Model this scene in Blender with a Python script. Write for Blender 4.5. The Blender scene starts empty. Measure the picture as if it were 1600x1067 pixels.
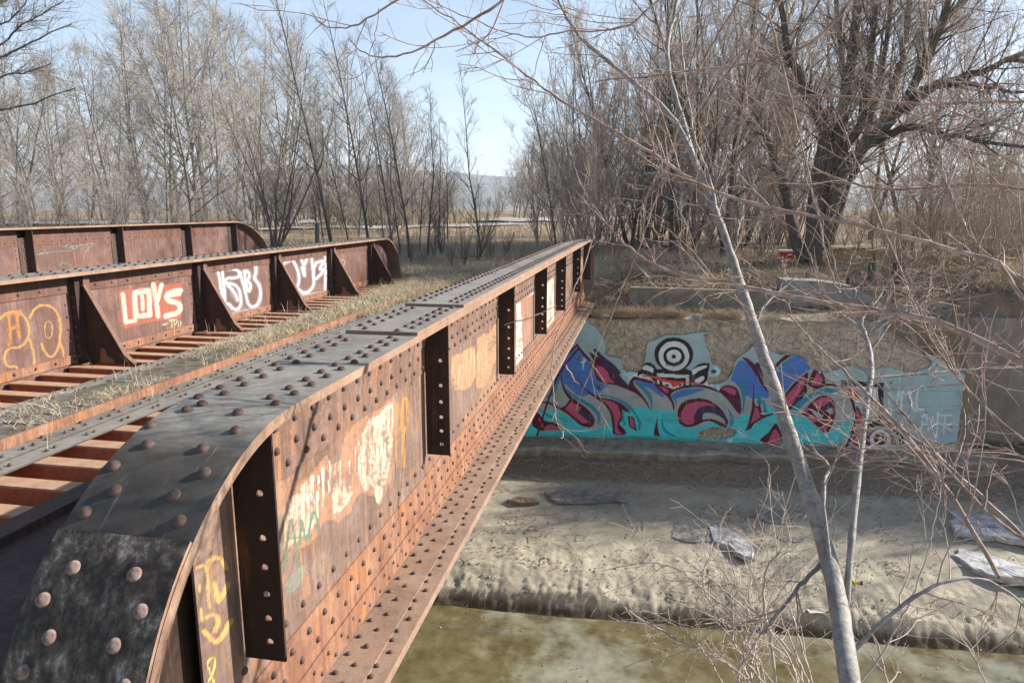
import bpy, bmesh, math, random
import numpy as np
from mathutils import Vector, Matrix
random.seed(7); np.random.seed(7)
SC = bpy.context.scene
COL = SC.collection
# ------------------------------------------------------------------ camera model (photo survey)
F = 1090.0; CX, CY = 800.0, 533.5
YAW = math.atan(210 / math.hypot(F, 207)); PIT = math.atan(207 / F)
FW = np.array([-math.sin(YAW)*math.cos(PIT), math.cos(YAW)*math.cos(PIT), -math.sin(PIT)])
RT = np.array([math.cos(YAW), math.sin(YAW), 0.0]); UP = np.cross(RT, FW)
def ray(x, y): return (x-CX)*RT + (CY-y)*UP + F*FW
def on(x, y, ax, v):
    d = ray(x, y); return d*(v/d[ax])
def deep(x, y, d): return ray(x, y)*(d/F)
def proj(P):
    P = np.asarray(P, float); z = P@FW
    return np.stack([CX + F*(P@RT)/z, CY - F*(P@UP)/z], -1)
def gx(x, Y, z=-2.0):
    """world X of photo column x at distance Y"""
    y = 330.0
    for _ in range(8):
        P = on(x, y, 1, Y); y += (P[2]-z)*F/Y*0.95
    return float(on(x, y, 1, Y)[0])
# ------------------------------------------------------------------ noise
def _h(ix, iy, s):
    n = (ix.astype(np.int64)*374761393 + iy.astype(np.int64)*668265263 + s*1442695041) & 0xffffffff
    n = ((n ^ (n >> 13))*1274126177) & 0xffffffff
    return ((n ^ (n >> 16)) & 0xffff)/65535.0
def vnoise(x, y, s=0):
    x = np.asarray(x, float); y = np.asarray(y, float)
    x0 = np.floor(x); y0 = np.floor(y); fx = x-x0; fy = y-y0
    fx = fx*fx*(3-2*fx); fy = fy*fy*(3-2*fy)
    a = _h(x0, y0, s); b = _h(x0+1, y0, s); c = _h(x0, y0+1, s); d = _h(x0+1, y0+1, s)
    return (a*(1-fx)+b*fx)*(1-fy) + (c*(1-fx)+d*fx)*fy
def fbm(x, y, o=4, s=0):
    v = 0; a = .5; t = 0
    for k in range(o):
        v = v + a*vnoise(x*2**k+17*k, y*2**k-9*k, s+k); t += a; a *= .5
    return v/t
# ------------------------------------------------------------------ mesh building
class MB:
    def __init__(s): s.v = []; s.f = []; s.n = 0; s.mi = []; s.fix = False
    def add(s, verts, faces, mi=0):
        verts = np.asarray(verts, float).reshape(-1, 3)
        faces = np.asarray(faces, int)
        s.v.append(verts); s.f.append(faces+s.n); s.n += len(verts); s.mi.append(np.full(len(faces), mi))
        return s
    def box(s, x0, x1, y0, y1, z0, z1, mi=0):
        v = [(x, y, z) for x in (x0, x1) for y in (y0, y1) for z in (z0, z1)]
        return s.add(v, [(0,1,3,2), (4,6,7,5), (0,4,5,1), (2,3,7,6), (0,2,6,4), (1,5,7,3)], mi)
    def prism(s, pts, off, mi=0):
        """closed 3D outline pts (n,3) (convex or quads strip) pushed along off: caps as one ngon each"""
        pts = np.asarray(pts, float); n = len(pts); off = np.asarray(off, float); s.fix = True
        s.add(np.vstack([pts, pts+off]), [(i, (i+1) % n, n+(i+1) % n, n+i) for i in range(n)], mi)
        s.v.append(np.vstack([pts, pts+off])); b = s.n; s.n += 2*n
        s.f.append(np.array([list(range(b+n-1, b-1, -1))])); s.f.append(np.array([list(range(b+n, b+2*n))])); s.mi += [np.array([mi]), np.array([mi])]
        return s
    def build(s, name, mats, parent=None, smooth=False, attr=None, attrname='paint'):
        me = bpy.data.meshes.new(name)
        V = np.vstack(s.v) if s.v else np.zeros((0, 3))
        loops = np.concatenate([f.ravel() for f in s.f]); tot = np.concatenate([np.full(len(f), f.shape[1]) for f in s.f])
        me.vertices.add(len(V)); me.vertices.foreach_set('co', V.ravel())
        me.loops.add(len(loops)); me.loops.foreach_set('vertex_index', loops.astype(np.int32))
        me.polygons.add(len(tot)); st = np.concatenate([[0], np.cumsum(tot)[:-1]])
        me.polygons.foreach_set('loop_start', st.astype(np.int32)); me.polygons.foreach_set('loop_total', tot.astype(np.int32))
        me.polygons.foreach_set('material_index', np.concatenate(s.mi).astype(np.int32))
        if not isinstance(mats, (list, tuple)): mats = [mats]
        for m in mats: me.materials.append(m)
        me.update(calc_edges=True); me.validate()
        if s.fix:
            b = bmesh.new(); b.from_mesh(me); bmesh.ops.recalc_face_normals(b, faces=b.faces); b.to_mesh(me); b.free()
        me.polygons.foreach_set('use_smooth', np.full(len(me.polygons), bool(smooth)))
        if attr is not None:
            a = me.color_attributes.new(attrname, 'FLOAT_COLOR', 'POINT'); a.data.foreach_set('color', np.asarray(attr, np.float32).ravel())
        o = bpy.data.objects.new(name, me); COL.objects.link(o)
        if parent is not None: o.parent = parent
        return o
def grid_faces(nu, nv):
    i = np.arange(nu-1)[:, None]*nv + np.arange(nv-1)[None, :]
    i = i.ravel(); return np.stack([i, i+nv, i+nv+1, i+1], -1)
def tubes(mb, lines, k=4, mi=0):
    """lines: list of (pts (n,3), radii (n,)); vectorised by length"""
    groups = {}
    for p, r in lines: groups.setdefault(len(p), []).append((p, r))
    ang = np.arange(k)*2*math.pi/k
    for n, L in groups.items():
        P = np.array([l[0] for l in L], float); R = np.array([l[1] for l in L], float)
        T = np.empty_like(P); T[:, 1:-1] = P[:, 2:]-P[:, :-2]; T[:, 0] = P[:, 1]-P[:, 0]; T[:, -1] = P[:, -1]-P[:, -2]
        T /= np.linalg.norm(T, axis=-1, keepdims=True)+1e-9
        D = P[:, -1]-P[:, 0]; ref = np.where(np.abs(D[:, 2:3]) > .8*np.linalg.norm(D, axis=1, keepdims=True), [[1., 0.13, 0]], [[0.05, 0.1, 1.]])
        A = np.cross(T, ref[:, None, :]); A /= np.linalg.norm(A, axis=-1, keepdims=True)+1e-9
        B = np.cross(T, A)
        V = P[:, :, None, :] + R[:, :, None, None]*(np.cos(ang)[None, None, :, None]*A[:, :, None, :] + np.sin(ang)[None, None, :, None]*B[:, :, None, :])
        m = len(L); base = np.arange(m)[:, None, None]*n*k + np.arange(n-1)[None, :, None]*k
        a = base + np.arange(k); b = base + (np.arange(k)+1) % k
        mb.add(V.reshape(-1, 3), np.stack([a, b, b+k, a+k], -1).reshape(-1, 4), mi)
def tag(o, label=None, cat=None, group=None, kind=None):
    if label: o['label'] = label
    if cat: o['category'] = cat
    if group: o['group'] = group
    if kind: o['kind'] = kind
    return o
def empty(name, loc=(0, 0, 0), parent=None):
    o = bpy.data.objects.new(name, None); COL.objects.link(o); o.location = loc; o.empty_display_size = .1
    if parent: o.parent = parent
    return o
def copy_tree(o, parent=None):
    c = o.copy(); COL.objects.link(c); c.parent = parent
    for ch in list(o.children): copy_tree(ch, c)
    return c
# ------------------------------------------------------------------ materials
def lin(c):
    return tuple((v/12.92 if v <= .04045 else ((v+.055)/1.055)**2.4) for v in [x/255 for x in c[:3]])
class Mat:
    def __init__(s, name):
        s.m = bpy.data.materials.new(name); s.m.use_nodes = True; s.t = s.m.node_tree
        s.b = s.t.nodes['Principled BSDF']; s.tc = s.t.nodes.new('ShaderNodeTexCoord').outputs['Object']
        s.b.inputs['Roughness'].default_value = .8; s.b.inputs['Specular IOR Level'].default_value = .3
    def put(s, sock, v):
        if hasattr(v, 'is_linked'): s.t.links.new(v, sock)
        elif isinstance(v, (tuple, list)) and len(v) == 3 and sock.type == 'RGBA': sock.default_value = (*v, 1)
        else: sock.default_value = v
    def mapping(s, scale, vec=None):
        n = s.t.nodes.new('ShaderNodeMapping'); n.inputs['Scale'].default_value = scale; s.t.links.new(vec or s.tc, n.inputs[0]); return n.outputs[0]
    def noise(s, scale, detail=5, rough=.6, vec=None, dist=0):
        n = s.t.nodes.new('ShaderNodeTexNoise'); n.inputs['Scale'].default_value = scale; n.inputs['Detail'].default_value = detail
        n.inputs['Roughness'].default_value = rough; n.inputs['Distortion'].default_value = dist
        s.t.links.new(vec or s.tc, n.inputs['Vector']); return n.outputs['Fac']
    def voro(s, scale, feature='F1', vec=None, out='Distance'):
        n = s.t.nodes.new('ShaderNodeTexVoronoi'); n.feature = feature; n.inputs['Scale'].default_value = scale
        s.t.links.new(vec or s.tc, n.inputs['Vector']); return n.outputs[out]
    def ramp(s, fac, stops):
        n = s.t.nodes.new('ShaderNodeValToRGB'); s.t.links.new(fac, n.inputs[0]); e = n.color_ramp.elements
        while len(e) < len(stops): e.new(.5)
        for q, (p, c) in zip(e, stops):
            q.position = p; q.color = (*c, 1) if isinstance(c, (tuple, list)) else (c, c, c, 1)
        return n.outputs[0]
    def mix(s, fac, a, b, mode='MIX'):
        n = s.t.nodes.new('ShaderNodeMix'); n.data_type = 'RGBA'; n.blend_type = mode
        s.put(n.inputs[0], fac); s.put(n.inputs[6], a); s.put(n.inputs[7], b); return n.outputs[2]
    def math(s, op, a, b=0.0):
        n = s.t.nodes.new('ShaderNodeMath'); n.operation = op; s.put(n.inputs[0], a); s.put(n.inputs[1], b); return n.outputs[0]
    def attr(s, name):
        n = s.t.nodes.new('ShaderNodeAttribute'); n.attribute_name = name; return n
    def color(s, c): s.put(s.b.inputs['Base Color'], c); return s
    def rough(s, r): s.put(s.b.inputs['Roughness'], r); return s
    def bump(s, h, strength=.4, dist=.01):
        n = s.t.nodes.new('ShaderNodeBump'); n.inputs['Strength'].default_value = strength; n.inputs['Distance'].default_value = dist
        s.t.links.new(h, n.inputs['Height']); s.t.links.new(n.outputs[0], s.b.inputs['Normal']); return s
def rust(name, dark, mid, light, accent=(.3, .11, .04), acc=.35, sc=3, paint=False, rough=.75, streak=True, bump=.35):
    M = Mat(name)
    n1 = M.noise(sc, 8, .68); n2 = M.noise(sc*9, 6, .7)
    f = M.mix(.35, n1, n2)
    c = M.ramp(f, [(.28, dark), (.5, mid), (.72, light)])
    a = M.noise(sc*.7, 7, .75, dist=1.2)
    c = M.mix(M.math('MULTIPLY', M.ramp(a, [(.52, 0), (.7, 1)]), acc), c, accent)
    if streak:
        st = M.noise(1, 5, .65, M.mapping((22, 22, 1.6)))
        c = M.mix(M.ramp(st, [(.38, .55), (.6, 0)]), c, dark)
    if streak:
        s2 = M.noise(1, 6, .7, M.mapping((15, 15, 1.1))); s3 = M.noise(1.1, 4, .6)
        c = M.mix(M.math('MULTIPLY', M.ramp(s2, [(.54, 0), (.66, .75)]), M.ramp(s3, [(.4, 0), (.6, 1)])), c, accent)
    sp = M.noise(60, 3, .6)
    c = M.mix(M.ramp(sp, [(.3, .5), (.42, 0)]), c, tuple(x*.45 for x in dark))
    if paint:
        at = M.attr('paint'); al = at.outputs['Alpha']
        w = M.noise(26, 6, .75); w2 = M.noise(1, 5, .7, M.mapping((30, 30, 2.2)))
        wear = M.ramp(M.mix(.5, w, w2), [(.36, .12), (.5, 1)])
        c = M.mix(M.math('MULTIPLY', al, wear), c, at.outputs['Color'])
    M.color(c).rough(M.ramp(n2, [(.3, rough-.15), (.7, min(1, rough+.15))])).bump(M.mix(.5, n2, sp), bump, .004)
    return M.m
R_WEB = rust('rusted web steel', (.07, .042, .034), (.17, .112, .09), (.27, .21, .19), (.36, .165, .065), .7, 2.2, paint=True)
R_PLT = rust('rusted side plate steel', (.07, .038, .03), (.155, .095, .075), (.25, .18, .155), (.33, .145, .055), .6, 3)
R_PLT2 = rust('dark rusted side plate steel', (.06, .03, .024), (.13, .065, .05), (.2, .12, .1), (.26, .09, .035), .4, 3)
R_WEB2 = rust('rusted brown web steel', (.06, .03, .026), (.14, .08, .068), (.24, .175, .17), (.24, .09, .04), .45, 2.2, paint=True)
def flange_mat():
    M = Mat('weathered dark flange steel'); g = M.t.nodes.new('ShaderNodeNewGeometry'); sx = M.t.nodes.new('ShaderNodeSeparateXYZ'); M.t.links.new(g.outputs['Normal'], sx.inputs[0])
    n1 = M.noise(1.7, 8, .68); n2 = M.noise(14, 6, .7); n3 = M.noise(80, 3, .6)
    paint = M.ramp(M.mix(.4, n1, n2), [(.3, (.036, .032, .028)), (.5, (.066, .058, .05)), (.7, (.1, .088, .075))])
    lit_dust = M.ramp(M.mix(.5, n1, n2), [(.3, (.13, .119, .104)), (.5, (.2, .187, .165)), (.7, (.275, .26, .233))])
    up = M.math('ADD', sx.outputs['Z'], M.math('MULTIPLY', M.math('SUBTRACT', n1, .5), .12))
    c = M.mix(M.ramp(up, [(.935, 0), (1.02, 1)]), paint, lit_dust)  # dust tone on level steel also stands in for light falloff on the curve
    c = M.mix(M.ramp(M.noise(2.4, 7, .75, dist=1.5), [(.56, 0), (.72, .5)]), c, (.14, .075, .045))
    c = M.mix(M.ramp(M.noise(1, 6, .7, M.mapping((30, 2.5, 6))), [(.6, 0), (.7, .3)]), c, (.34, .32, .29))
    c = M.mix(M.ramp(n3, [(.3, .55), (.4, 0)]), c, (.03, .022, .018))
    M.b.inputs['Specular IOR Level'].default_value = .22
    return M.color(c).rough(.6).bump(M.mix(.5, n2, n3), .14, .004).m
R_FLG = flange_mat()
R_EDGE = rust('rusted flange edge steel', (.13, .075, .05), (.24, .15, .105), (.33, .24, .18), (.3, .13, .085), .6, 4, streak=False)
R_ORG = rust('orange rust steel', (.1, .042, .027), (.225, .112, .072), (.33, .21, .15), (.4, .17, .055), .7, 3)
R_BTM = rust('dusty rust flange steel', (.11, .068, .05), (.225, .155, .118), (.31, .235, .18), (.3, .15, .07), .5, 4, streak=False)
R_RIV = rust('rivet steel', (.035, .022, .018), (.085, .055, .047), (.16, .11, .098), (.2, .085, .04), .5, 11, streak=False, bump=.4)
R_RIVW = rust('flaking pale rivet paint', (.06, .032, .024), (.17, .115, .1), (.4, .37, .36), (.26, .09, .045), .9, 30, streak=False)
R_DRK = rust('dark steel', (.03, .024, .02), (.07, .045, .036), (.12, .075, .06), (.16, .06, .03), .3, 3)
R_BEAM = rust('red primer floor beam steel', (.13, .04, .022), (.33, .098, .047), (.45, .165, .085), (.085, .045, .035), .5, 4, streak=False)
R_BTOP = rust('dusty rust beam top', (.19, .1, .06), (.36, .22, .14), (.44, .33, .24), (.34, .15, .07), .4, 5, streak=False)
def scraped():
    M = Mat('scraped end plate steel')
    n1 = M.noise(6, 8, .75); st = M.noise(1, 6, .7, M.mapping((28, 28, 3)))
    c = M.ramp(M.mix(.45, n1, st), [(.34, (.01, .009, .008)), (.46, (.032, .027, .022)), (.54, (.1, .078, .06)), (.63, (.34, .31, .27))])
    c = M.mix(M.ramp(M.noise(3, 6, .7, dist=2), [(.58, 0), (.74, .45)]), c, (.14, .065, .035))
    return M.color(c).rough(.7).bump(n1, .3, .004).m
R_SCR = scraped()
def concrete(name, a, b, c_, sc=2.0, stain=(.06, .05, .04), st=.5, bump=.5):
    M = Mat(name)
    n1 = M.noise(sc, 8, .7); n2 = M.noise(sc*14, 5, .7)
    c = M.ramp(M.mix(.4, n1, n2), [(.3, a), (.5, b), (.7, c_)])
    s1 = M.noise(1, 6, .7, M.mapping((3.2, 3.2, .7)))
    c = M.mix(M.ramp(s1, [(.45, 0), (.68, st)]), c, stain)
    return M.color(c).rough(.92).bump(M.mix(.5, n1, n2), bump, .03).m
C_BLOCK = concrete('stained concrete', (.13, .11, .08), (.22, .195, .15), (.33, .3, .24))
C_FOOT = concrete('crumbling footing concrete', (.16, .135, .1), (.33, .29, .23), (.5, .46, .39), 3, st=.35, bump=1)
C_WING = concrete('brown stained concrete', (.2, .16, .135), (.29, .24, .2), (.38, .325, .28), 1.2, st=.35)
C_SLAB = concrete('grey broken concrete', (.16, .15, .13), (.25, .24, .22), (.34, .33, .3), 2.5)
def mural_mat():
    M = Mat('painted wall'); at = M.attr('paint')
    n1 = M.noise(4, 8, .75); n2 = M.noise(30, 5, .7)
    vd = M.voro(4, 'DISTANCE_TO_EDGE')
    raw = M.ramp(M.mix(.45, n1, n2), [(.3, (.16, .125, .085)), (.42, (.4, .33, .235)), (.55, (.6, .515, .395)), (.72, (.78, .71, .6))])
    raw = M.mix(M.ramp(vd, [(.0, .3), (.06, 0)]), raw, (.07, .055, .04))
    pc = M.mix(M.ramp(M.noise(45, 4, .6), [(.25, .5), (.36, 0)]), at.outputs['Color'], (.03, .03, .03))
    pc = M.mix(M.ramp(M.noise(2.2, 6, .7), [(.3, .3), (.62, 0)]), pc, (.1, .095, .08))
    edge = M.math('ADD', at.outputs['Alpha'], M.math('MULTIPLY', M.math('SUBTRACT', M.noise(14, 6, .75), .5), .9))
    f = M.ramp(edge, [(.47, 0), (.53, 1)])
    M.color(M.mix(f, raw, pc)).rough(.9)
    M.bump(M.mix(f, M.mix(.4, M.mix(.5, n1, n2), M.ramp(vd, [(0, 0), (.2, 1)])), (.7, .7, .7)), .8, .08); return M.m
M_MURAL = mural_mat()
def ground_mat():
    M = Mat('creek bank ground'); z = M.attr('zone')
    sep = M.t.nodes.new('ShaderNodeSeparateColor'); M.t.links.new(z.outputs['Color'], sep.inputs[0])
    n1 = M.noise(1.3, 9, .68); n2 = M.noise(11, 7, .72); n3 = M.noise(60, 4, .7)
    soil = M.ramp(M.mix(.5, n1, n2), [(.3, (.11, .075, .045)), (.5, (.2, .145, .095)), (.68, (.3, .235, .16))])
    sand = M.ramp(M.mix(.5, n1, n2), [(.3, (.235, .205, .15)), (.5, (.345, .31, .24)), (.7, (.45, .41, .33))])
    wet = M.ramp(n2, [(.3, (.06, .045, .025)), (.7, (.12, .1, .06))])
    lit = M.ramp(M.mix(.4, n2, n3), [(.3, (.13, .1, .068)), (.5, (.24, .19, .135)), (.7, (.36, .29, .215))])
    e = M.math('MULTIPLY', M.math('SUBTRACT', n2, .5), .9)
    c = M.mix(M.ramp(M.math('ADD', sep.outputs[0], e), [(.42, 0), (.58, 1)]), soil, sand)
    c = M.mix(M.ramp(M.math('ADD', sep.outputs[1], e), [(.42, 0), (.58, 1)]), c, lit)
    c = M.mix(sep.outputs[2], c, wet)
    M.color(c).rough(.95).bump(M.mix(.5, n2, n3), .45, .03); return M.m
M_GROUND = ground_mat()
def simple(name, stops, sc, rough=.85, detail=6, bump=.3, dist=.01, vec=None, spec=.3):
    M = Mat(name); v = M.mapping(vec) if vec else None
    n = M.noise(sc, detail, .68, v); M.color(M.ramp(n, stops)).rough(rough).bump(n, bump, dist); M.b.inputs['Specular IOR Level'].default_value = spec
    return M.m
def bark(name, a, b, c, vec=(9, 9, 2.5), bump=.6, dist=.01):
    return simple(name, [(.3, a), (.5, b), (.7, c)], 3, .85, 6, bump, dist, vec)
B_FAR = bark('grey bark', (.085, .072, .06), (.16, .138, .118), (.27, .24, .21))
B_TWIG = simple('pale grey twigs', [(.35, (.235, .205, .175)), (.65, (.36, .32, .275))], .5)
B_DARK = bark('dark bark', (.05, .042, .036), (.085, .072, .062), (.13, .11, .095))
B_DTWIG = simple('grey brown twigs', [(.35, (.16, .13, .11)), (.65, (.26, .215, .18))], .5)
B_BRN = bark('brown thicket bark', (.14, .112, .088), (.24, .195, .16), (.35, .295, .25))
B_BTWIG = simple('brown thicket twigs', [(.35, (.33, .26, .205)), (.65, (.5, .415, .34))], .5)
B_COT = bark('furrowed dark bark', (.035, .027, .021), (.085, .068, .054), (.15, .125, .1), (7, 7, 1.2), 1, .05)
def near_bark():
    M = Mat('smooth grey young bark')
    n = M.noise(5, 6, .65, M.mapping((5, 5, 2))); n2 = M.noise(40, 4, .7, M.mapping((1, 1, 3)))
    c = M.ramp(M.mix(.4, n, n2), [(.3, (.1, .09, .08)), (.5, (.24, .225, .21)), (.7, (.36, .345, .33))])
    c = M.mix(M.ramp(M.noise(1, 5, .75, M.mapping((6, 6, 70))), [(.58, 0), (.66, .6)]), c, (.09, .075, .065)); c = M.mix(M.ramp(M.noise(2.6, 6, .7, dist=1), [(.52, 0), (.64, .55)]), c, (.12, .1, .085))
    c = M.mix(M.ramp(M.voro(9), [(.05, .85), (.13, 0)]), c, (.07, .05, .04))
    return M.color(c).rough(.7).bump(M.mix(.5, n2, n), .8, .006).m
B_NEAR = near_bark()
B_NTWIG = simple('reddish grey young twigs', [(.3, (.15, .09, .07)), (.5, (.28, .2, .165)), (.7, (.46, .385, .34))], 14)
B_GTWIG = simple('pale shrub twigs', [(.35, (.3, .25, .21)), (.65, (.46, .4, .35))], 6)
G_DRY = simple('dry straw grass', [(.3, (.29, .235, .15)), (.5, (.43, .36, .245)), (.7, (.56, .48, .35))], 3)
G_DRY2 = simple('dry brown grass', [(.3, (.28, .2, .12)), (.5, (.44, .34, .22)), (.7, (.58, .48, .34))], 1.5)
G_LEAF = simple('dead leaves', [(.3, (.12, .08, .05)), (.5, (.27, .19, .13)), (.7, (.45, .35, .26))], 9)
W_TIE = simple('weathered timber', [(.3, (.045, .042, .04)), (.5, (.11, .105, .1)), (.7, (.2, .19, .18))], 2, .9, 7, .8, .02, (1.2, 14, 14))
S_DIRT = simple('dark ballast dirt', [(.3, (.05, .042, .032)), (.5, (.11, .095, .07)), (.7, (.18, .155, .12))], 9, .95, 7, .8, .03)
S_ROAD = simple('pale gravel', [(.3, (.25, .24, .23)), (.5, (.33, .32, .31)), (.7, (.4, .39, .38))], 2.5, .95, 8)
S_HILL = simple('distant wooded hill', [(.3, (.05, .055, .04)), (.7, (.12, .11, .08))], .02)
def ice_mat(name, a, b, c):
    M = Mat(name); n = M.noise(5, 8, .7); n2 = M.noise(30, 4, .7)
    M.color(M.ramp(M.mix(.3, n, n2), [(.36, a), (.5, b), (.64, c)])).rough(.45).bump(M.mix(.5, n, n2), .6, .02); return M.m
I_WHITE = ice_mat('dirty ice', (.13, .12, .11), (.42, .42, .43), (.6, .6, .62))
I_GREY = ice_mat('muddy ice', (.13, .115, .095), (.24, .22, .2), (.42, .42, .43))
def water_mat():
    M = Mat('murky creek water')
    n = M.noise(.42, 4, .55, dist=.5); n2 = M.noise(2.6, 6, .62); n3 = M.noise(10, 4, .6)
    c = M.ramp(n2, [(.3, (.066, .052, .024)), (.5, (.118, .099, .05)), (.7, (.17, .148, .083))])
    ice = M.ramp(M.mix(.25, n, n2), [(.5, 0), (.66, .7)])
    c = M.mix(ice, c, (.3, .325, .262))
    c = M.mix(M.ramp(n3, [(.66, 0), (.74, .35)]), c, (.32, .17, .08))
    M.color(c).rough(M.ramp(ice, [(0, .04), (.6, .22)])).bump(M.noise(4, 3, .5, dist=.5), .06, .02); M.b.inputs['Specular IOR Level'].default_value = .5
    return M.m
M_WATER = water_mat()
def flat(name, c, r=.5):
    M = Mat(name); n = M.noise(18, 5, .6)
    M.color(M.mix(M.ramp(n, [(.35, .35), (.6, 0)]), c, tuple(x*.55 for x in c))).rough(r); return M.m
P_RED = flat('red plastic', (.5, .03, .025)); P_WHITE = flat('white plastic', (.7, .7, .68)); P_YEL = flat('yellow can', (.6, .5, .08)); P_NAVY = flat('navy can', (.04, .05, .2))
P_PAPER = flat('grey paper', (.55, .53, .5), .9); P_BLUE = flat('blue cloth', (.25, .33, .5), .9); P_POST = flat('grey post', (.16, .15, .14), .9)
# ------------------------------------------------------------------ painting helper: flat artwork traced on its own plane
def chaikin(p, it=2, closed=True):
    p = np.asarray(p, float)
    for _ in range(it):
        if closed:
            q = np.roll(p, -1, 0); p = np.stack([.78*p+.22*q, .22*p+.78*q], 1).reshape(-1, p.shape[1])
        else:
            a, b = p[:-1], p[1:]; p = np.vstack([p[:1], np.stack([.75*a+.25*b, .25*a+.75*b], 1).reshape(-1, p.shape[1])[1:-1], p[-1:]])
    return p
class Paint:
    def __init__(s, P, base=(0, 0, 0), alpha=0.0):
        s.px = proj(P); n = len(P); s.c = np.zeros((n, 4)); s.c[:, :3] = base; s.c[:, 3] = alpha; s.fr = (0, 0, 1); s.gain = 1.0
        s.jx = (fbm(s.px[:, 0]*.12, s.px[:, 1]*.12, 3, 5)-.5); s.jy = (fbm(s.px[:, 0]*.12, s.px[:, 1]*.12, 3, 9)-.5); s.j = 1.0
    def frame(s, ox, oy, k): s.fr = (ox, oy, k); return s
    def T(s, p): p = np.asarray(p, float); return p/s.fr[2] + [s.fr[0], s.fr[1]]
    def sel(s, p, m):
        lo = p.min(0)-m; hi = p.max(0)+m
        return np.where((s.px[:, 0] > lo[0]) & (s.px[:, 0] < hi[0]) & (s.px[:, 1] > lo[1]) & (s.px[:, 1] < hi[1]))[0]
    def mask(s, pts, smooth=2):
        p = s.T(pts); p = chaikin(p, smooth) if smooth else p
        idx = s.sel(p, 3)
        if len(idx) == 0: return idx
        x = s.px[idx, 0]+s.jx[idx]*s.j*2; y = s.px[idx, 1]+s.jy[idx]*s.j*2; ins = np.zeros(len(idx), bool)
        q = np.roll(p, -1, 0)
        for (x0, y0), (x1, y1) in zip(p, q):
            if y0 == y1: continue
            c = (y0 > y) != (y1 > y); ins ^= c & (x < (x1-x0)*(y-y0)/(y1-y0)+x0)
        return idx[ins]
    def fill(s, pts, col, a=1.0, smooth=2, lifted=None):
        s.set(s.mask(pts, smooth), col, a)
    def set(s, i, col, a=1.0):
        if len(i) == 0: return
        col = np.minimum(np.array(lin(col))*s.gain, .85)
        if a >= 1: s.c[i, :3] = col; s.c[i, 3] = 1
        else:
            w = np.where(s.c[i, 3] > .01, a, 1)[:, None]; s.c[i, :3] = s.c[i, :3]*(1-w)+col*w; s.c[i, 3] = np.maximum(s.c[i, 3], a)
    def erase(s, pts, smooth=1, a=0.0):
        i = s.mask(pts, smooth); s.c[i, 3] = a
    def spray(s, pts, w, col, a=1.0, halo=.3, k=2.2):
        s.stroke(pts, np.asarray(w, float)*k, col, halo); s.stroke(pts, np.asarray(w, float)*(1+k)/2, col, min(1, halo*1.6)); s.stroke(pts, w, col, a)
    def stroke(s, pts, w, col, a=1.0, soft=0.0):
        """w: width in frame units, number or (start, mid.., end) along the line"""
        p = s.T(pts); ws = np.atleast_1d(np.asarray(w, float))/s.fr[2]
        n0 = len(p); t0 = np.linspace(0, 1, n0); p = chaikin(p, 2, False)
        t = np.linspace(0, 1, len(p)); W = np.interp(t, np.linspace(0, 1, len(ws)), ws) if len(ws) > 1 else np.full(len(p), ws[0])
        idx = s.sel(p, W.max()+2)
        if len(idx) == 0: return
        X = s.px[idx] + np.stack([s.jx[idx], s.jy[idx]], -1)*s.j*1.2; best = np.full(len(idx), 1e9)
        for k in range(len(p)-1):
            a_, b_ = p[k], p[k+1]; d = b_-a_; L = d@d+1e-9
            u = np.clip(((X-a_)@d)/L, 0, 1); dist = np.linalg.norm(X-a_-u[:, None]*d, axis=1)
            best = np.minimum(best, dist-.5*(W[k]*(1-u)+W[k+1]*u))
        s.set(idx[best < 0], col, a)
    def disc(s, c, r, col, a=1.0):
        r = np.broadcast_to(np.asarray(r, float), (2,)); t = np.linspace(0, 2*math.pi, 40, endpoint=False)
        s.fill([(c[0]+r[0]*math.cos(q), c[1]+r[1]*math.sin(q)) for q in t], col, a, 0)
# ================================================================== THE BRIDGE
bridge = empty('railway_bridge', (-4.5, 1.6, -2.7))
tag(bridge, 'rusted riveted steel plate girder railway bridge with graffiti, dry grass growing on its open deck', 'bridge')
def rel(o, root):
    """keep world placement of a part built in world coordinates"""
    o.matrix_parent_inverse = Matrix.Translation(-Vector(root.location)); return o
def part(mb, name, mats, parent, **k):
    o = mb.build(name, mats, None, **k); o.parent = parent
    r = parent
    while r.parent: r = r.parent
    if parent.parent is None: o.matrix_parent_inverse = Matrix.Translation(-Vector(parent.location))
    return o
def dome(seg, rings):
    v = []; f = []
    prof = [(1.0, -.05), (1.0, .12), (.9, .45), (.66, .76), (.34, .94)] if rings == 5 else [(1.0, -.05), (.93, .4), (.55, .85)]
    for r, h in prof:
        for k in range(seg):
            a = 2*math.pi*k/seg; v.append((r*math.cos(a), r*math.sin(a), h))
    n = len(prof)
    for i in range(n-1):
        for k in range(seg): f.append((i*seg+k, i*seg+(k+1) % seg, (i+1)*seg+(k+1) % seg, (i+1)*seg+k))
    v.append((0, 0, 1.0)); t = len(v)-1
    tri = [((n-1)*seg+k, (n-1)*seg+(k+1) % seg, t) for k in range(seg)]
    return np.array(v), np.array(f), np.array(tri)
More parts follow.
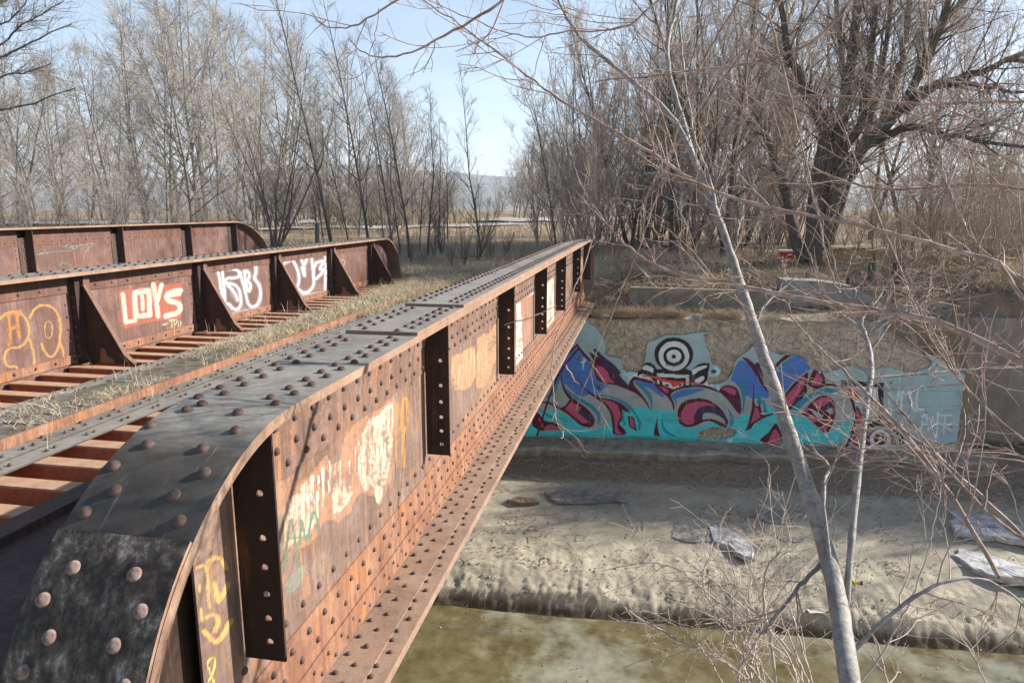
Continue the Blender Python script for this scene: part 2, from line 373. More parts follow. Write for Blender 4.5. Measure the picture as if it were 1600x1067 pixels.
def rivets_mb(items, seg=8, rings=3):
    rv_ = np.random.RandomState(len(items))
    """items: (pos, normal, r, h)"""
    V, Q, T = dome(seg, rings); mb = MB()
    P = np.array([i[0] for i in items]); N = np.array([i[1] for i in items], float); N /= np.linalg.norm(N, axis=1, keepdims=True)
    R = np.array([i[2] for i in items])*rv_.uniform(.9, 1.06, len(items)); H = np.array([i[3] for i in items])*rv_.uniform(.75, 1.08, len(items))
    ref = np.where(np.abs(N[:, 1:2]) > .9, [[1., 0, 0]], [[0, 1., 0]]); A = np.cross(ref, N); A /= np.linalg.norm(A, axis=1, keepdims=True); B = np.cross(N, A)
    W = P[:, None] + R[:, None, None]*(V[None, :, 0:1]*A[:, None]+V[None, :, 1:2]*B[:, None]) + H[:, None, None]*V[None, :, 2:3]*N[:, None]
    m = len(items); off = (np.arange(m)*len(V))[:, None, None]
    mb.add(W.reshape(-1, 3), (Q[None]+off).reshape(-1, 4)); b = mb.n-len(W.reshape(-1, 3))
    mb.f.append((T[None]+off).reshape(-1, 3)+b); mb.mi.append(np.zeros(m*len(T)))
    return mb
RV = 1.144
def profile(y0, y1, zt, zb, r=RV, n=56, dy=.35):
    """girder outline along Y: list of (Y, Z, theta) from the near foot over the top to the far foot"""
    p = [(y0, zb, 90.0)] if zb < zt-r else []
    for k in range(n+1):
        th = math.radians(90-90*k/n); p.append((y0+r-r*math.sin(th), zt-r+r*math.cos(th), math.degrees(th)))
    m = max(2, int((y1-y0-2*r)/dy))
    for k in range(1, m): p.append((y0+r+(y1-y0-2*r)*k/m, zt, 0.0))
    for k in range(n+1):
        th = math.radians(90*k/n); p.append((y1-r+r*math.sin(th), zt-r+r*math.cos(th), -math.degrees(th)))
    if zb < zt-r: p.append((y1, zb, -90.0))
    return p
def top_of(y, y0, y1, zt, zb, r=RV):
    y = np.asarray(y, float); d = np.where(y < y0+r, y0+r-y, np.where(y > y1-r, y-(y1-r), 0)); d = np.clip(d, 0, r)
    return zt-r+np.sqrt(np.maximum(r*r-d*d, 0))
def ribbon(prof, xl, xr, off0, off1, mb=None, top=0, side=1):
    """plate of thickness off1-off0 swept along the profile"""
    mb = mb or MB(); mb.fix = True
    P = np.array(prof); th = np.radians(P[:, 2]); N = np.stack([0*th, -np.sin(th), np.cos(th)], -1); C = np.stack([0*th, P[:, 0], P[:, 1]], -1)
    rows = [C+N*off1+[xl, 0, 0], C+N*off1+[xr, 0, 0], C+N*off0+[xr, 0, 0], C+N*off0+[xl, 0, 0]]
    n = len(P); V = np.stack(rows, 1).reshape(-1, 3); F_ = [[], []]
    for i in range(n-1):
        for k in range(4):
            q = (i*4+k, i*4+(k+1) % 4, (i+1)*4+(k+1) % 4, (i+1)*4+k); F_[0 if k == 0 else 1].append(q[::-1])
    F_[1] += [(0, 1, 2, 3), ((n-1)*4+3, (n-1)*4+2, (n-1)*4+1, (n-1)*4)]
    b = mb.n; mb.add(V, F_[0], top); mb.f.append(np.array(F_[1])+b); mb.mi.append(np.full(len(F_[1]), side))
    return mb
# ---- near girder -------------------------------------------------
XW = -1.757; XL, XR = -2.03, -1.50; ZT = -.85; G0, G1Y = 1.606, 21.3; ZB = -2.67
wy = np.concatenate([np.arange(2.325, 5.5, .0085), np.arange(5.5, 9, .013), np.arange(9, 14, .022), np.arange(14, 21.2, .05)])
wv = np.linspace(0, 1, 190)
zt_ = top_of(wy, G0, G1Y, ZT-.03, ZB)
Z = ZB + (zt_[:, None]-ZB)*wv[None, :]
P = np.stack([np.full(Z.shape, XW), np.repeat(wy[:, None], len(wv), 1), Z], -1).reshape(-1, 3)
pt = Paint(P); pt.gain = .55
CRM = (205, 154, 120); HOT = (255, 240, 216); GRN = (88, 140, 122); ORG = (222, 150, 75); YEL = (232, 190, 110)
pt.frame(350, 560, 3.5575)
pt.fill([(285,700),(395,628),(388,690),(478,640),(500,612),(575,520),(588,590),(650,565),(655,450),(740,350),(760,320),(800,308),(870,280),(920,228),(952,210),(962,330),(935,520),(950,560),(930,680),(900,740),(860,835),(840,760),(800,770),(770,740),(720,790),(712,855),(680,872),(630,925),(590,892),(540,925),(530,965),(500,1020),(440,1055),(285,1067)], CRM, .62, 1)
pt.fill([(500,680),(560,610),(590,640),(640,700),(600,760),(540,720)], (150,112,104), .9, 1)
pt.fill([(660,700),(700,560),(730,600),(700,690)], (165,122,108), .8, 1)
for q, w in [([(420,720),(450,680),(500,640),(500,730),(440,745)], 0), ([(750,520),(770,460),(800,330),(850,325),(925,240),(945,260),(935,520),(915,640),(880,760),(850,820),(830,700),(790,740),(760,700),(745,610)], 0), ([(600,720),(650,640),(700,700),(720,760),(640,860),(610,900)], 0), ([(330,800),(420,740),(520,760),(530,900),(430,1000),(340,1060)], 0)]:
    pt.fill(q, HOT, .75, 1)
rs = random.Random(3)
for k in range(60):
    x = rs.uniform(430, 940); y = 760-(x-430)*.9+rs.uniform(-60, 90); pt.stroke([(x, y), (x+rs.uniform(-6, 6), y+rs.uniform(60, 210))], (rs.uniform(5, 13), 2), HOT if rs.random() < .7 else CRM, .9)
for k in range(90):
    x = rs.uniform(300, 950); y = 800-(x-300)*.75+rs.uniform(-120, 200); pt.stroke([(x, y), (x+rs.uniform(-5, 5), y+rs.uniform(30, 150))], (rs.uniform(4, 11), 2), (168, 120, 98), .75)
pt.stroke([(1000,600),(1000,460),(985,330),(1000,205),(1025,235),(1020,370),(992,430)], 17, ORG, .9)
pt.stroke([(960,602),(955,400),(965,250)], 14, ORG, .8)
pt.stroke([(425,380),(440,330),(430,300)], 26, YEL, .9); pt.stroke([(370,470),(420,430)], 30, ORG, .6)
pt.frame(350, 767, 3.5575)
pt.fill([(288,120),(335,140),(330,300),(300,400),(286,400)], GRN, .7, 1)
pt.fill([(330,500),(470,380),(430,520),(345,600)], (140,165,148), .6, 1)
for q in [[(335,440),(372,70),(412,420)], [(350,265),(480,250)], [(420,300),(432,110),(455,330),(500,60),(530,250)]]: pt.stroke(q, 15, (110,140,118), .95)
pt.stroke([(250,1060),(270,990)], 22, (140,185,165), .6); pt.stroke([(330,1000),(345,930)], 20, (140,185,165), .6)
pt.frame(300, 860, 5.155)
for q, w in [([(38,135),(95,118),(120,150),(132,260),(128,380),(142,460)], 30), ([(115,140),(150,75),(200,52),(250,75),(275,140)], 42), ([(185,260),(195,330),(205,430),(250,350),(290,270)], 40), ([(120,540),(170,500),(215,540),(205,610),(180,660),(190,620)], 34), ([(70,470),(80,560)], 26), ([(60,280),(65,330)], 22), ([(95,650),(140,690),(190,745),(250,690),(290,600),(318,560)], 42)]:
    pt.spray(q, np.asarray(w)*.75, (236,190,115), .85, .35, 1.7)
pt.stroke([(180,1063),(150,990),(118,915),(150,860),(185,858),(188,920),(165,990),(130,1060)], 15, (240,220,110), 1)
for yy0 in np.arange(2.42, 12, .19):
    for zz0, hh0 in ((-1.172, .0), (-1.265, .1), (-2.10, .0)):
        if rs.random() < .7:
            a = proj(np.array([XW, yy0+hh0, zz0])); b_ = proj(np.array([XW, yy0+hh0+rs.uniform(-.02, .02), zz0-rs.uniform(.08, .3)])); c_ = proj(np.array([XW, yy0+hh0+.02, zz0]))
            pt.frame(0, 0, 1); pt.stroke([a, (a+b_)/2, b_], (abs(c_[0]-a[0])*1.1+.8, .5), (150, 84, 52) if rs.random() < .6 else (96, 62, 50), .38)
pt.frame(600, 460, 7.115)
for q in [[(743,690),(800,660),(885,652),(900,610),(960,590),(1000,570),(1005,760),(1020,900),(940,1067),(743,1067)], [(1030,480),(1070,470),(1110,425),(1165,440),(1230,330),(1268,315),(1264,690),(1210,800),(1165,950),(1120,1020),(1030,1067),(1018,900),(1040,700)]]:
    pt.fill(q, (215,165,122), .66, 1)
for k in range(60):
    x = rs.uniform(750, 1260); y = 760-(x-750)*.6+rs.uniform(-60, 250); pt.stroke([(x, y), (x, y+rs.uniform(90, 280))], (rs.uniform(5, 14), 3), (244,206,150), .7)
pt.frame(600, 460, 3.5575*1.0); pt.frame(660, 600, 5)
pt.fill([(300,330),(340,220),(420,160),(450,60),(500,-20),(560,-60),(620,-120),(620,80),(540,140),(470,240),(380,330)], (215,160,110), .35, 1)
pt.frame(600, 340, 3.5575)
WHT = (255, 244, 228)
pt.fill([(738,372),(830,318),(832,425),(760,462),(765,620),(772,720),(770,905),(732,870)], WHT, .95, 0)
pt.fill([(762,460),(820,420),(815,700),(770,735)], (205,150,125), .6, 0)
pt.fill([(782,795),(862,670),(864,775),(790,850)], (250,205,140), .9, 0)
pt.fill([(893,275),(946,250),(944,625),(893,640)], WHT, .92, 0); pt.fill([(905,480),(930,400),(935,560),(915,620)], (200,160,140), .6, 1)
for k in range(60):
    x = rs.uniform(735, 945); y = rs.uniform(260, 860); pt.stroke([(x, y), (x+rs.uniform(-4, 4), y+rs.uniform(20, 110))], (rs.uniform(2, 9), 2), (178, 124, 98), .6)
pt.fill([(1085,215),(1105,205),(1105,400),(1085,400)], (245,190,140), .8, 0)
nz_ = fbm(pt.px[:, 0]*.09, pt.px[:, 1]*.028, 4, 7)*.6+fbm(pt.px[:, 0]*.3, pt.px[:, 1]*.3, 3, 17)*.4; pt.c[:, 3] *= np.clip((nz_-.30)*5.5, .22, 1)
NV, NU = len(wv), len(wy)
mbw = MB(); mbw.add(P, grid_faces(NU, NV))
yA = np.arange(1.85, 2.34, .02); zA = top_of(yA, G0, G1Y, ZT-.03, ZB); vA = np.linspace(0, 1, 30)
ZA = np.minimum(-1.40, zA[:, None]) + np.maximum(zA[:, None]+1.40, .001)*vA[None]
PA = np.stack([np.full(ZA.shape, XW), np.repeat(yA[:, None], 30, 1), ZA], -1).reshape(-1, 3)
mbw.add(PA, grid_faces(len(yA), 30))
pa = Paint(PA)
yB = [1.85, 2.34, 2.341, 4, 8, 12, 16, 20, 20.6, 21.1]; zb_ = [-1.4, -1.4, ZB]+[ZB]*7
back = []
for y, zb in zip(yB, zb_):
    z1 = float(top_of(y, G0, G1Y, ZT-.03, ZB)); back += [(XW-.012, y, zb), (XW-.012, y, z1)]
mbw.add(back, [(2*i, 2*i+1, 2*i+3, 2*i+2) for i in range(len(yB)-1)])
mbw.add([(XW, 2.325, -1.4), (XW, 2.325, ZB), (XW-.012, 2.325, ZB), (XW-.012, 2.325, -1.4)], [(0, 1, 2, 3)])
near = mbw.build('plate_girder', R_WEB, None, attr=np.vstack([pt.c, pa.c, np.zeros((len(back)+4, 4))]))
near.parent = bridge; near.matrix_parent_inverse = Matrix.Translation(-Vector(bridge.location))
tag(near, 'nearest girder with dark riveted top plate and cream graffiti on its sunlit web')
prof = profile(G0, G1Y, ZT, ZB)
fl = ribbon(prof, XL, XR, -.047, 0)
cut = lambda a, b: [(a, ZT, 0.0), (b, ZT, 0.0)]
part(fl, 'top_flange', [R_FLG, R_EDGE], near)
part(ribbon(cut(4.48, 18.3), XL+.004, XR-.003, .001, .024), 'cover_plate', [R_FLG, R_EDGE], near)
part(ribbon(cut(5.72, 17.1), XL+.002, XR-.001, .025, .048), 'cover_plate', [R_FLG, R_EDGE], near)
endp = [(y, z, t) for y, z, t in profile(G0, G1Y, ZT, ZB, n=72) if 40.9 <= t <= 90]
part(ribbon(endp, XL+.003, XR-.002, .002, .016), 'end_plate', [R_SCR, R_EDGE], near)
bands = MB()
def band(z0, z1, x, y0=2.3, y1=21.0, follow=False):
    ys = np.concatenate([np.linspace(y0, 3.0, 12), np.linspace(3.2, y1, 40)])
    zt = top_of(ys, G0, G1Y, ZT-.045, ZB); d = (ZT-.045)-zt
    a = z0-d*follow; b = z1-d*follow
    V = np.stack([np.stack([0*ys+x, ys, a], -1), np.stack([0*ys+x, ys, b], -1), np.stack([0*ys+XW-.001, ys, b], -1), np.stack([0*ys+XW-.001, ys, a], -1)], 1).reshape(-1, 3); n = len(ys)
    f = []
    for i in range(n-1):
        for k in range(3): f.append((i*4+k, i*4+k+1, i*4+k+5, i*4+k+4))
        f.append((i*4+3, i*4, i*4+4, i*4+7))
    bands.add(V, f+[(0, 1, 2, 3), (4*n-1, 4*n-2, 4*n-3, 4*n-4)])
band(-1.107, -.895, XW+.016, 1.95, 21.0, True); band(-1.32, -1.110, XW+.009, 2.7)
bands.fix = True; part(bands, 'flange_angle', R_PLT, near)
bands = MB()
band(-2.49, -2.205, XW+.010); bands.fix = True
part(bands, 'side_plate', R_ORG, near)
bands = MB(); band(-2.66, -2.492, XW+.021); bands.fix = True; part(bands, 'flange_angle', R_ORG, near)
bf = MB(); bf.box(-2.12, -1.505, 2.0, 21.2, ZB-.05, ZB); bf.box(-2.14, -1.39, 2.0, 21.2, ZB-.075, ZB-.052)
bf.box(-1.53, -1.39, 3.0, 21.1, ZB-.050, ZB-.012)
part(bf, 'bottom_flange', R_BTM, near)
# stiffener legs with open holes
HZ = [-1.22, -1.43, -1.57, -1.70, -1.82, -1.937]
def holed_plate(mb, x0, x1, y, t, z0, z1, hx, hz, r):
    xs = [x0, hx-r*1.7, hx+r*1.7, x1]; zs = [z0]
    for h in sorted(hz): zs += [h-r*1.7, h+r*1.7]
    zs.append(z1)
    def quad(p): mb.add(p, [(0, 1, 2, 3)])
    for i in range(3):
        for k in range(len(zs)-1):
            if i == 1 and k % 2 == 1: continue
            a, b, c, d = xs[i], xs[i+1], zs[k], zs[k+1]
            quad([(a, y-t/2, c), (b, y-t/2, c), (b, y-t/2, d), (a, y-t/2, d)]); quad([(a, y+t/2, d), (b, y+t/2, d), (b, y+t/2, c), (a, y+t/2, c)])
    quad([(x1, y-t/2, z0), (x1, y+t/2, z0), (x1, y+t/2, z1), (x1, y-t/2, z1)]); quad([(x0, y-t/2, z1), (x0, y+t/2, z1), (x0, y+t/2, z0), (x0, y-t/2, z0)]); quad([(x0, y-t/2, z0), (x0, y+t/2, z0), (x1, y+t/2, z0), (x1, y-t/2, z0)])
    for h in hz:
        n = 16; V = []
        for s in (-t/2, t/2):
            for k in range(n):
                q = 2*math.pi*k/n+math.pi/4; c, sn = math.cos(q), math.sin(q); m = 1.7*r/max(abs(c), abs(sn))
                V += [(hx+r*c, y+s, h+r*sn), (hx+m*c, y+s, h+m*sn)]
        f = []
        for k in range(n):
            i, j = 2*k, 2*((k+1) % n); f += [(i, i+1, j+1, j), (2*n+i, 2*n+j, 2*n+j+1, 2*n+i+1), (i, j, 2*n+j, 2*n+i)]
        mb.add(V, f)
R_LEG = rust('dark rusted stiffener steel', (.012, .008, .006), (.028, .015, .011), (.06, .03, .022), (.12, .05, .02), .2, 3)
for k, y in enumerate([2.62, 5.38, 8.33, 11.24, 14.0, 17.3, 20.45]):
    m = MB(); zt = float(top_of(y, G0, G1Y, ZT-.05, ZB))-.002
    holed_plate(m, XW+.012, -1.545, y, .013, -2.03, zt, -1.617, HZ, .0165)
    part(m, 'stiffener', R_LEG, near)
m = MB(); m.box(-1.86, -1.83, 2.02, 2.6, -2.6, -1.5); part(m, 'void_shade_plate', R_LEG, near)  # dark sheet added to stand for the shaded gap at the web end
# rivets
RIV = []
def arc(th, x, w=False): 
    t = math.radians(th); n = (0, -math.sin(t), math.cos(t)); o = .017 if th > 42 else 0
    return ((x, G0+RV-(RV+o)*math.sin(t), ZT-RV+(RV+o)*math.cos(t)), n, .0265, .022)
for th, xs in [(7.2, (-1.928, -1.685)), (14.6, (-1.608, -1.998)), (20.9, (-1.923, -1.679)), (27.2, (-1.599, -1.987)), (32.7, (-1.909, -1.664)), (37.6, (-1.972, -1.588))]:
    for x in xs: RIV.append((*arc(th, x), 0))
for th, xs in [(47.6, (-1.893, -1.655)), (53.1, (-1.957, -1.585)), (58.5, (-1.885, -1.643)), (64, (-1.951, -1.571)), (70, (-1.88, -1.64)), (76, (-1.95, -1.57)), (82, (-1.88, -1.64))]:
    for x in xs: RIV.append((*arc(th, x), 1))
def tz(y): return ZT + (.024 if 4.48 < y < 18.3 else 0) + (.024 if 5.72 < y < 17.1 else 0)
y = 2.74
k = 0
while y < 20.1:
    for x, dy in [(-1.583, 0), (-1.655, .085 if y < 4.3 else .055), (-1.985, .03), (-1.903, -.065 if y < 4.3 else .085)]:
        yy = y+dy
        if abs(yy-4.48) > .03 and abs(yy-5.72) > .03: RIV.append(((x, yy, tz(yy)), (0, 0, 1), .0255, .021, 0))
    y += .172
sN = (1, 0, 0)
for y in np.arange(2.38, 20.9, .2):
    d = (ZT)-float(top_of(y, G0, G1Y, ZT, ZB))
    RIV.append(((XW+.016, y, -1.05-d), sN, .021, .018, 0))
    if y > 2.75: RIV.append(((XW+.009, y+.02, -1.172), sN, .022, .019, 0)); RIV.append(((XW+.009, y+.12, -1.265), sN, .022, .019, 0))
for y in np.arange(2.42, 21, .19):
    RIV.append(((XW, y, -2.10), sN, .021, .018, 0)); RIV.append(((XW+.010, y+.03, -2.28), sN, .021, .018, 0)); RIV.append(((XW+.010, y+.125, -2.395), sN, .021, .018, 0))
for y in np.arange(2.5, 21, .18):
    RIV.append(((XW+.021, y, -2.545), sN, .014, .013, 0)); RIV.append(((XW+.021, y+.09, -2.615), sN, .014, .013, 0))
for y in np.arange(2.5, 20.8, .18):
    RIV.append(((-1.695, y, ZB), (0, 0, 1), .021, .018, 0)); RIV.append(((-1.612, y+.09, ZB), (0, 0, 1), .021, .018, 0))
for y in np.arange(3.06, 20.9, .36):
    for dy, x in [(0, -1.485), (.1, -1.487), (.24, -1.455)]: RIV.append(((x, y+dy, ZB-.012), (0, 0, 1), .02, .017, 0))
def gone(r):
    p = r[0]
    return any(abs(p[1]-(y-.05)) < .075 and p[0] > -1.76 and p[0] < -1.7 and -2.03 < p[2] < -1.33 for y in [2.62, 5.38, 8.33]) or (abs(p[0]-XW) < .03 and p[1] < 2.3 and p[2] < -1.3)
RIV = [r for r in RIV if not gone(r)]
inview = lambda p: (lambda q: -20 < q[0] < 1620 and -20 < q[1] < 1085)(proj(np.array(p)))
RIV.sort(key=lambda r: (not inview(r[0]), float(np.linalg.norm(r[0]))))
big = {}
for r in RIV[:100]:
    key = (round(r[2], 4), r[4])
    if key not in big:
        o = rivets_mb([((0, 0, 0), (0, 0, 1), r[2], r[3])], 16, 5).build('rivet', R_RIVW if r[4] else R_RIV, None, smooth=True); big[key] = o
    else: o = big[key].copy(); COL.objects.link(o)
    o.parent = near
    o.matrix_local = Matrix.Translation(Vector(r[0])) @ Vector(r[1]).to_track_quat('Z', 'Y').to_matrix().to_4x4()
    if r[4]: o['label'] = 'rivet head with flaking pale paint on the scraped end plate'
o = part(rivets_mb([r[:4] for r in RIV[100:]], 8, 3), 'rivet', R_RIV, near, smooth=True); o['kind'] = 'stuff'
# ---- middle girder with knee braces --------------------------------
X2 = -7.30; H0, H1 = -1.2, 19.6; Z2T = -.79; Z2B = -2.67
wy2 = np.concatenate([np.arange(5.6, 18.4, .0155), np.arange(18.4, 19.6, .05)]); wv2 = np.linspace(0, 1, 95)
zt2 = top_of(wy2, H0, H1, Z2T-.03, Z2B); ZZ = -2.06 + (np.maximum(zt2, -2.0)[:, None]+2.06)*wv2[None]
P2 = np.stack([np.full(ZZ.shape, X2), np.repeat(wy2[:, None], len(wv2), 1), ZZ], -1).reshape(-1, 3)
p2 = Paint(P2); p2.gain = .5
YE2 = (222, 170, 100); WH2 = (232, 238, 246); RE2 = (208, 112, 84)
p2.frame(0, 300, 3.5575)
for q in [[(-40,760),(10,690),(60,662),(115,672),(150,710),(166,770),(150,830),(108,866),(62,864),(30,888),(22,935),(45,975),(98,965),(95,1018)], [(165,700),(190,648),(240,624),(300,642),(333,700),(340,770),(322,880),(290,921),(255,905),(230,842)], [(165,818),(188,890),(192,972)], [(336,842),(352,885),(352,932)]]: p2.spray(q, 9, YE2, .95, .22)
for q in [[(45,680),(58,770),(52,850)], [(98,668),(95,740),(108,808)], [(48,765),(100,745)], [(30,685),(62,676)], [(84,672),(112,664)]]: p2.spray(q, 13, ORG, .8, .2)
t = np.linspace(0, 2*math.pi, 14); p2.stroke([(270+22*math.cos(a), 765+50*math.sin(a)) for a in t], 8, YE2, .95)
p2.fill([(658,545),(1008,503),(1012,705),(935,712),(860,722),(760,742),(690,768),(668,690)], RE2, .7, 0)
p2.fill([(832,446),(892,440),(888,500),(836,504)], RE2, .85, 0); p2.fill([(848,462),(880,458),(876,484),(850,488)], (240,225,200), .9, 0)
for q, w in [([(682,570),(684,575),(700,722),(702,724),(750,714)], 22), ([(746,562),(747,564),(756,690),(758,691),(832,684),(833,682),(828,550),(827,549),(746,562)], 27), ([(790,580),(794,650)], 20), ([(852,515),(868,600),(880,690)], 24), ([(898,515),(878,600)], 22), ([(1003,548),(930,560),(925,605),(1000,615),(1004,668),(922,690)], 26), ([(940,580),(1000,570)], 14)]:
    p2.spray(q, w*.9, (255,240,222), .82, .4, 1.35)
for q in [[(905,738),(938,728)], [(940,716),(966,710)], [(953,714),(956,755)], [(970,764),(967,708),(986,712),(984,732),(970,738)], [(992,716),(993,750)], [(1003,714),(1004,750)]]: p2.stroke(q, 6, (240,220,180), .95)
p2.frame(300, 300, 3.5575)
p2.fill([(95,420),(130,405),(240,425),(300,372),(350,390),(378,520),(370,630),(300,650),(180,690),(120,640),(85,560)], (120,100,100), .3, 1); p2.fill([(480,380),(620,320),(740,325),(738,540),(620,570),(530,530)], (120,100,100), .3, 1)
for q in [[(78,560),(82,450),(105,398),(132,402),(150,460),(165,560),(185,690),(130,640),(92,600)], [(110,622),(117,560),(138,622)], [(112,598),(132,595)], [(160,425),(240,428),(268,450),(258,478),(188,480),(178,505),(240,512),(272,560),(272,640),(240,662),(192,606),(178,690)], [(168,430),(180,540),(185,640)], [(200,520),(240,560),(255,600)], [(268,388),(310,368),(352,388),(358,450),(342,478),(378,520),(382,590),(352,642),(312,632),(298,560),(268,450)], [(290,440),(316,440),(322,478),(300,490),(328,510),(318,560),(302,530),(292,440)]]: p2.spray(q, 13, WH2, 1, .28, 2.4)
p2.stroke([(175,690),(260,668),(375,645)], 22, WH2, .35); p2.stroke([(190,670),(280,650)], 40, WH2, .25); p2.stroke([(225,560),(250,600)], 30, WH2, .4)
for q in [[(452,372),(480,410),(505,470),(520,540)], [(526,362),(498,440),(535,520)], [(530,390),(560,368),(602,470),(582,540),(556,562),(530,500)], [(452,345),(500,335),(540,352),(592,338),(622,312),(682,300),(746,322)], [(600,350),(622,420),(645,345)], [(622,420),(628,480),(612,420)], [(590,540),(618,562),(650,556),(680,520),(672,430),(690,400)], [(690,392),(742,380),(702,432),(742,430),(692,482)], [(660,340),(672,430)], [(746,322),(742,480),(742,555)], [(520,540),(560,560)]]: p2.spray(q, 13, WH2, 1, .28, 2.4)
p2.stroke([(560,560),(640,575),(742,555)], 18, WH2, .5); p2.stroke([(560,545),(740,520)], 40, (190,170,170), .25)
p2.stroke([(820,402),(836,370),(852,390),(836,432),(822,402)], 7, (200,180,150), .8)
p2.frame(0, 300, 1)
rows = MB().add(P2, grid_faces(len(wy2), len(wv2)))
b2 = rows
yb2 = [-.9, 0, 3, 5.62]
for a, b in zip(yb2[:-1], yb2[1:]):
    za, zb = float(top_of(a, H0, H1, Z2T-.03, Z2B)), float(top_of(b, H0, H1, Z2T-.03, Z2B))
    b2.add([(X2, a, -2.06), (X2, b, -2.06), (X2, b, zb), (X2, a, za)], [(0, 1, 2, 3)])
bk = []
for y in [-.9, 0, 3, 9, 15, 18.4, 18.8, 19.2, 19.5]: bk += [(X2-.014, y, Z2B), (X2-.014, y, float(top_of(y, H0, H1, Z2T-.03, Z2B)))]
b2.add(bk, [(2*i, 2*i+1, 2*i+3, 2*i+2) for i in range(len(bk)//2-1)])
b2.box(X2-.012, X2-.002, -1, 19.5, Z2B, -2.05)
extra = np.zeros((b2.n-len(P2), 4))
mid = b2.build('plate_girder', R_WEB2, None, attr=np.vstack([p2.c, extra]))
mid.parent = bridge; mid.matrix_parent_inverse = Matrix.Translation(-Vector(bridge.location))
tag(mid, 'middle girder with knee braces and white and red graffiti lettering')
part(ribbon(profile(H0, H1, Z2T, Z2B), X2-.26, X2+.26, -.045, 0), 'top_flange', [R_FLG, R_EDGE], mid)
m = MB(); m.box(X2+.001, X2+.016, -.2, 18.5, -1.065, Z2T-.05); part(m, 'flange_angle', R_PLT2, mid)
m = MB(); m.box(X2+.001, X2+.02, -.9, 19.5, -1.985, -1.87); part(m, 'flange_angle', R_ORG, mid)
m = MB(); m.box(X2-.3, X2+.3, -.9, 19.5, Z2B-.05, Z2B); part(m, 'bottom_flange', R_DRK, mid)
BR = [3.1, 5.45, 7.85, 10.4, 12.85, 15.4, 17.85]
riv2 = []
R_BRC = rust('brown knee brace steel', (.07, .035, .025), (.15, .085, .065), (.23, .155, .13), (.26, .1, .04), .4, 3)
R_BPL = rust('shaded dark brace plate steel', (.02, .012, .009), (.045, .024, .018), (.085, .046, .035), (.13, .05, .02), .3, 3)  # darker copy of the brace steel, shade put into its colour
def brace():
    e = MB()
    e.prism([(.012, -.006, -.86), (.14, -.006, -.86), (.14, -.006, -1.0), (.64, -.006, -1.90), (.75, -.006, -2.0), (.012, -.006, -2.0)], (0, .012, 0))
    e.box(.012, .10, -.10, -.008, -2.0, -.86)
    return e
def brace_flange():
    f = MB()
    for (xa, za), (xb, zb) in [((.125, -.97), (.635, -1.895)), ((.635, -1.895), (.76, -1.998))]:
        d = np.array([xb-xa, 0, zb-za]); n = np.array([-d[2], 0, d[0]]); n /= np.linalg.norm(n); n *= .012
        if n[0] < 0: n = -n
        p = [np.array([xa, -.008, za]), np.array([xb, -.008, zb]), np.array([xb, -.008, zb])+n, np.array([xa, -.008, za])+n]
        f.prism(p, (0, .075, 0))
    f.box(.1, .128, -.008, .12, -1.0, -.86)
    return f
def bracket():
    g = MB(); g.prism([(.28, -.03, -1.99), (.5, -.03, -1.99), (.47, -.03, -1.93), (.4, -.03, -1.9), (.37, -.03, -1.8), (.32, -.03, -1.79)], (0, .02, 0))
    r = rivets_mb([((.355, -.03, -1.86), (0, -1, 0), .022, .02), ((.44, -.03, -1.95), (0, -1, 0), .022, .02)]); g.v += r.v; 
    for f in r.f: g.f.append(f+g.n)
    g.mi += r.mi; g.n += r.n
    return g
proto = None
for y in BR:
    if proto is None:
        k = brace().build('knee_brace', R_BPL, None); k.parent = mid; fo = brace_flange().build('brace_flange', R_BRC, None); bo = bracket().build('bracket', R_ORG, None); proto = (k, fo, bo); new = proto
    else:
        new = tuple(q.copy() for q in proto)
        for q in new: COL.objects.link(q)
    for q in new: q.parent = mid; q.matrix_local = Matrix.Translation((X2+.004, y, 0))
    for z in np.arange(-1.9, -1.0, .13): riv2.append(((X2+.05, y-.10, z), (0, -1, 0), .02, .016))
    for s in (.12, .0): pass
for q0 in np.arange(1, 17.6, .3):
    if min(abs(q0-b) for b in BR) > .12: riv2.append(((X2+.016, q0, -1.0), (1, 0, 0), .023, .019)); riv2.append(((X2+.02, q0+.1, -1.925), (1, 0, 0), .022, .019))
for q0 in np.arange(0, 18.4, .2):
    riv2 += [((X2+.18, q0, Z2T), (0, 0, 1), .025, .021), ((X2+.11, q0+.08, Z2T), (0, 0, 1), .025, .021), ((X2-.11, q0+.04, Z2T), (0, 0, 1), .025, .021), ((X2-.18, q0+.12, Z2T), (0, 0, 1), .025, .021)]
for b in BR:
    for z in np.arange(-1.85, -1.05, .16): riv2.append(((X2, b-.17, z), (1, 0, 0), .02, .016))
o = part(rivets_mb(riv2, 8, 3), 'rivet', R_RIV, mid, smooth=True); o['kind'] = 'stuff'
# ---- deck ------------------------------------------------------------
def beam():
    b = MB(); b.box(-7.26, -2.2, 0, .158, -.018, 0, 1); b.box(-7.26, -2.2, .014, .026, -.36, -.018, 0); b.box(-7.26, -2.2, .132, .144, -.36, -.018, 0); b.box(-7.26, -2.2, .0, .158, -.375, -.36, 0)
    return b.build('floor_beam', [R_BEAM, R_BTOP], None)
b0 = None
for k in range(-7, 36):
    b = b0.copy() if b0 else beam()
    if b0: COL.objects.link(b)
    else: b0 = b
    b.parent = bridge; b.matrix_parent_inverse = Matrix.Translation(-Vector(bridge.location)); b.location = (0, 4.512+.435*k, -2.003)
m = MB(); m.box(-5.20, -4.76, .5, 20.0, -2.0, -1.986, 0); m.box(-5.19, -4.97, .5, 20.0, -1.985, -1.972, 0); m.box(-5.235, -5.205, .5, 20.0, -2.0, -1.885, 1)
bo = []
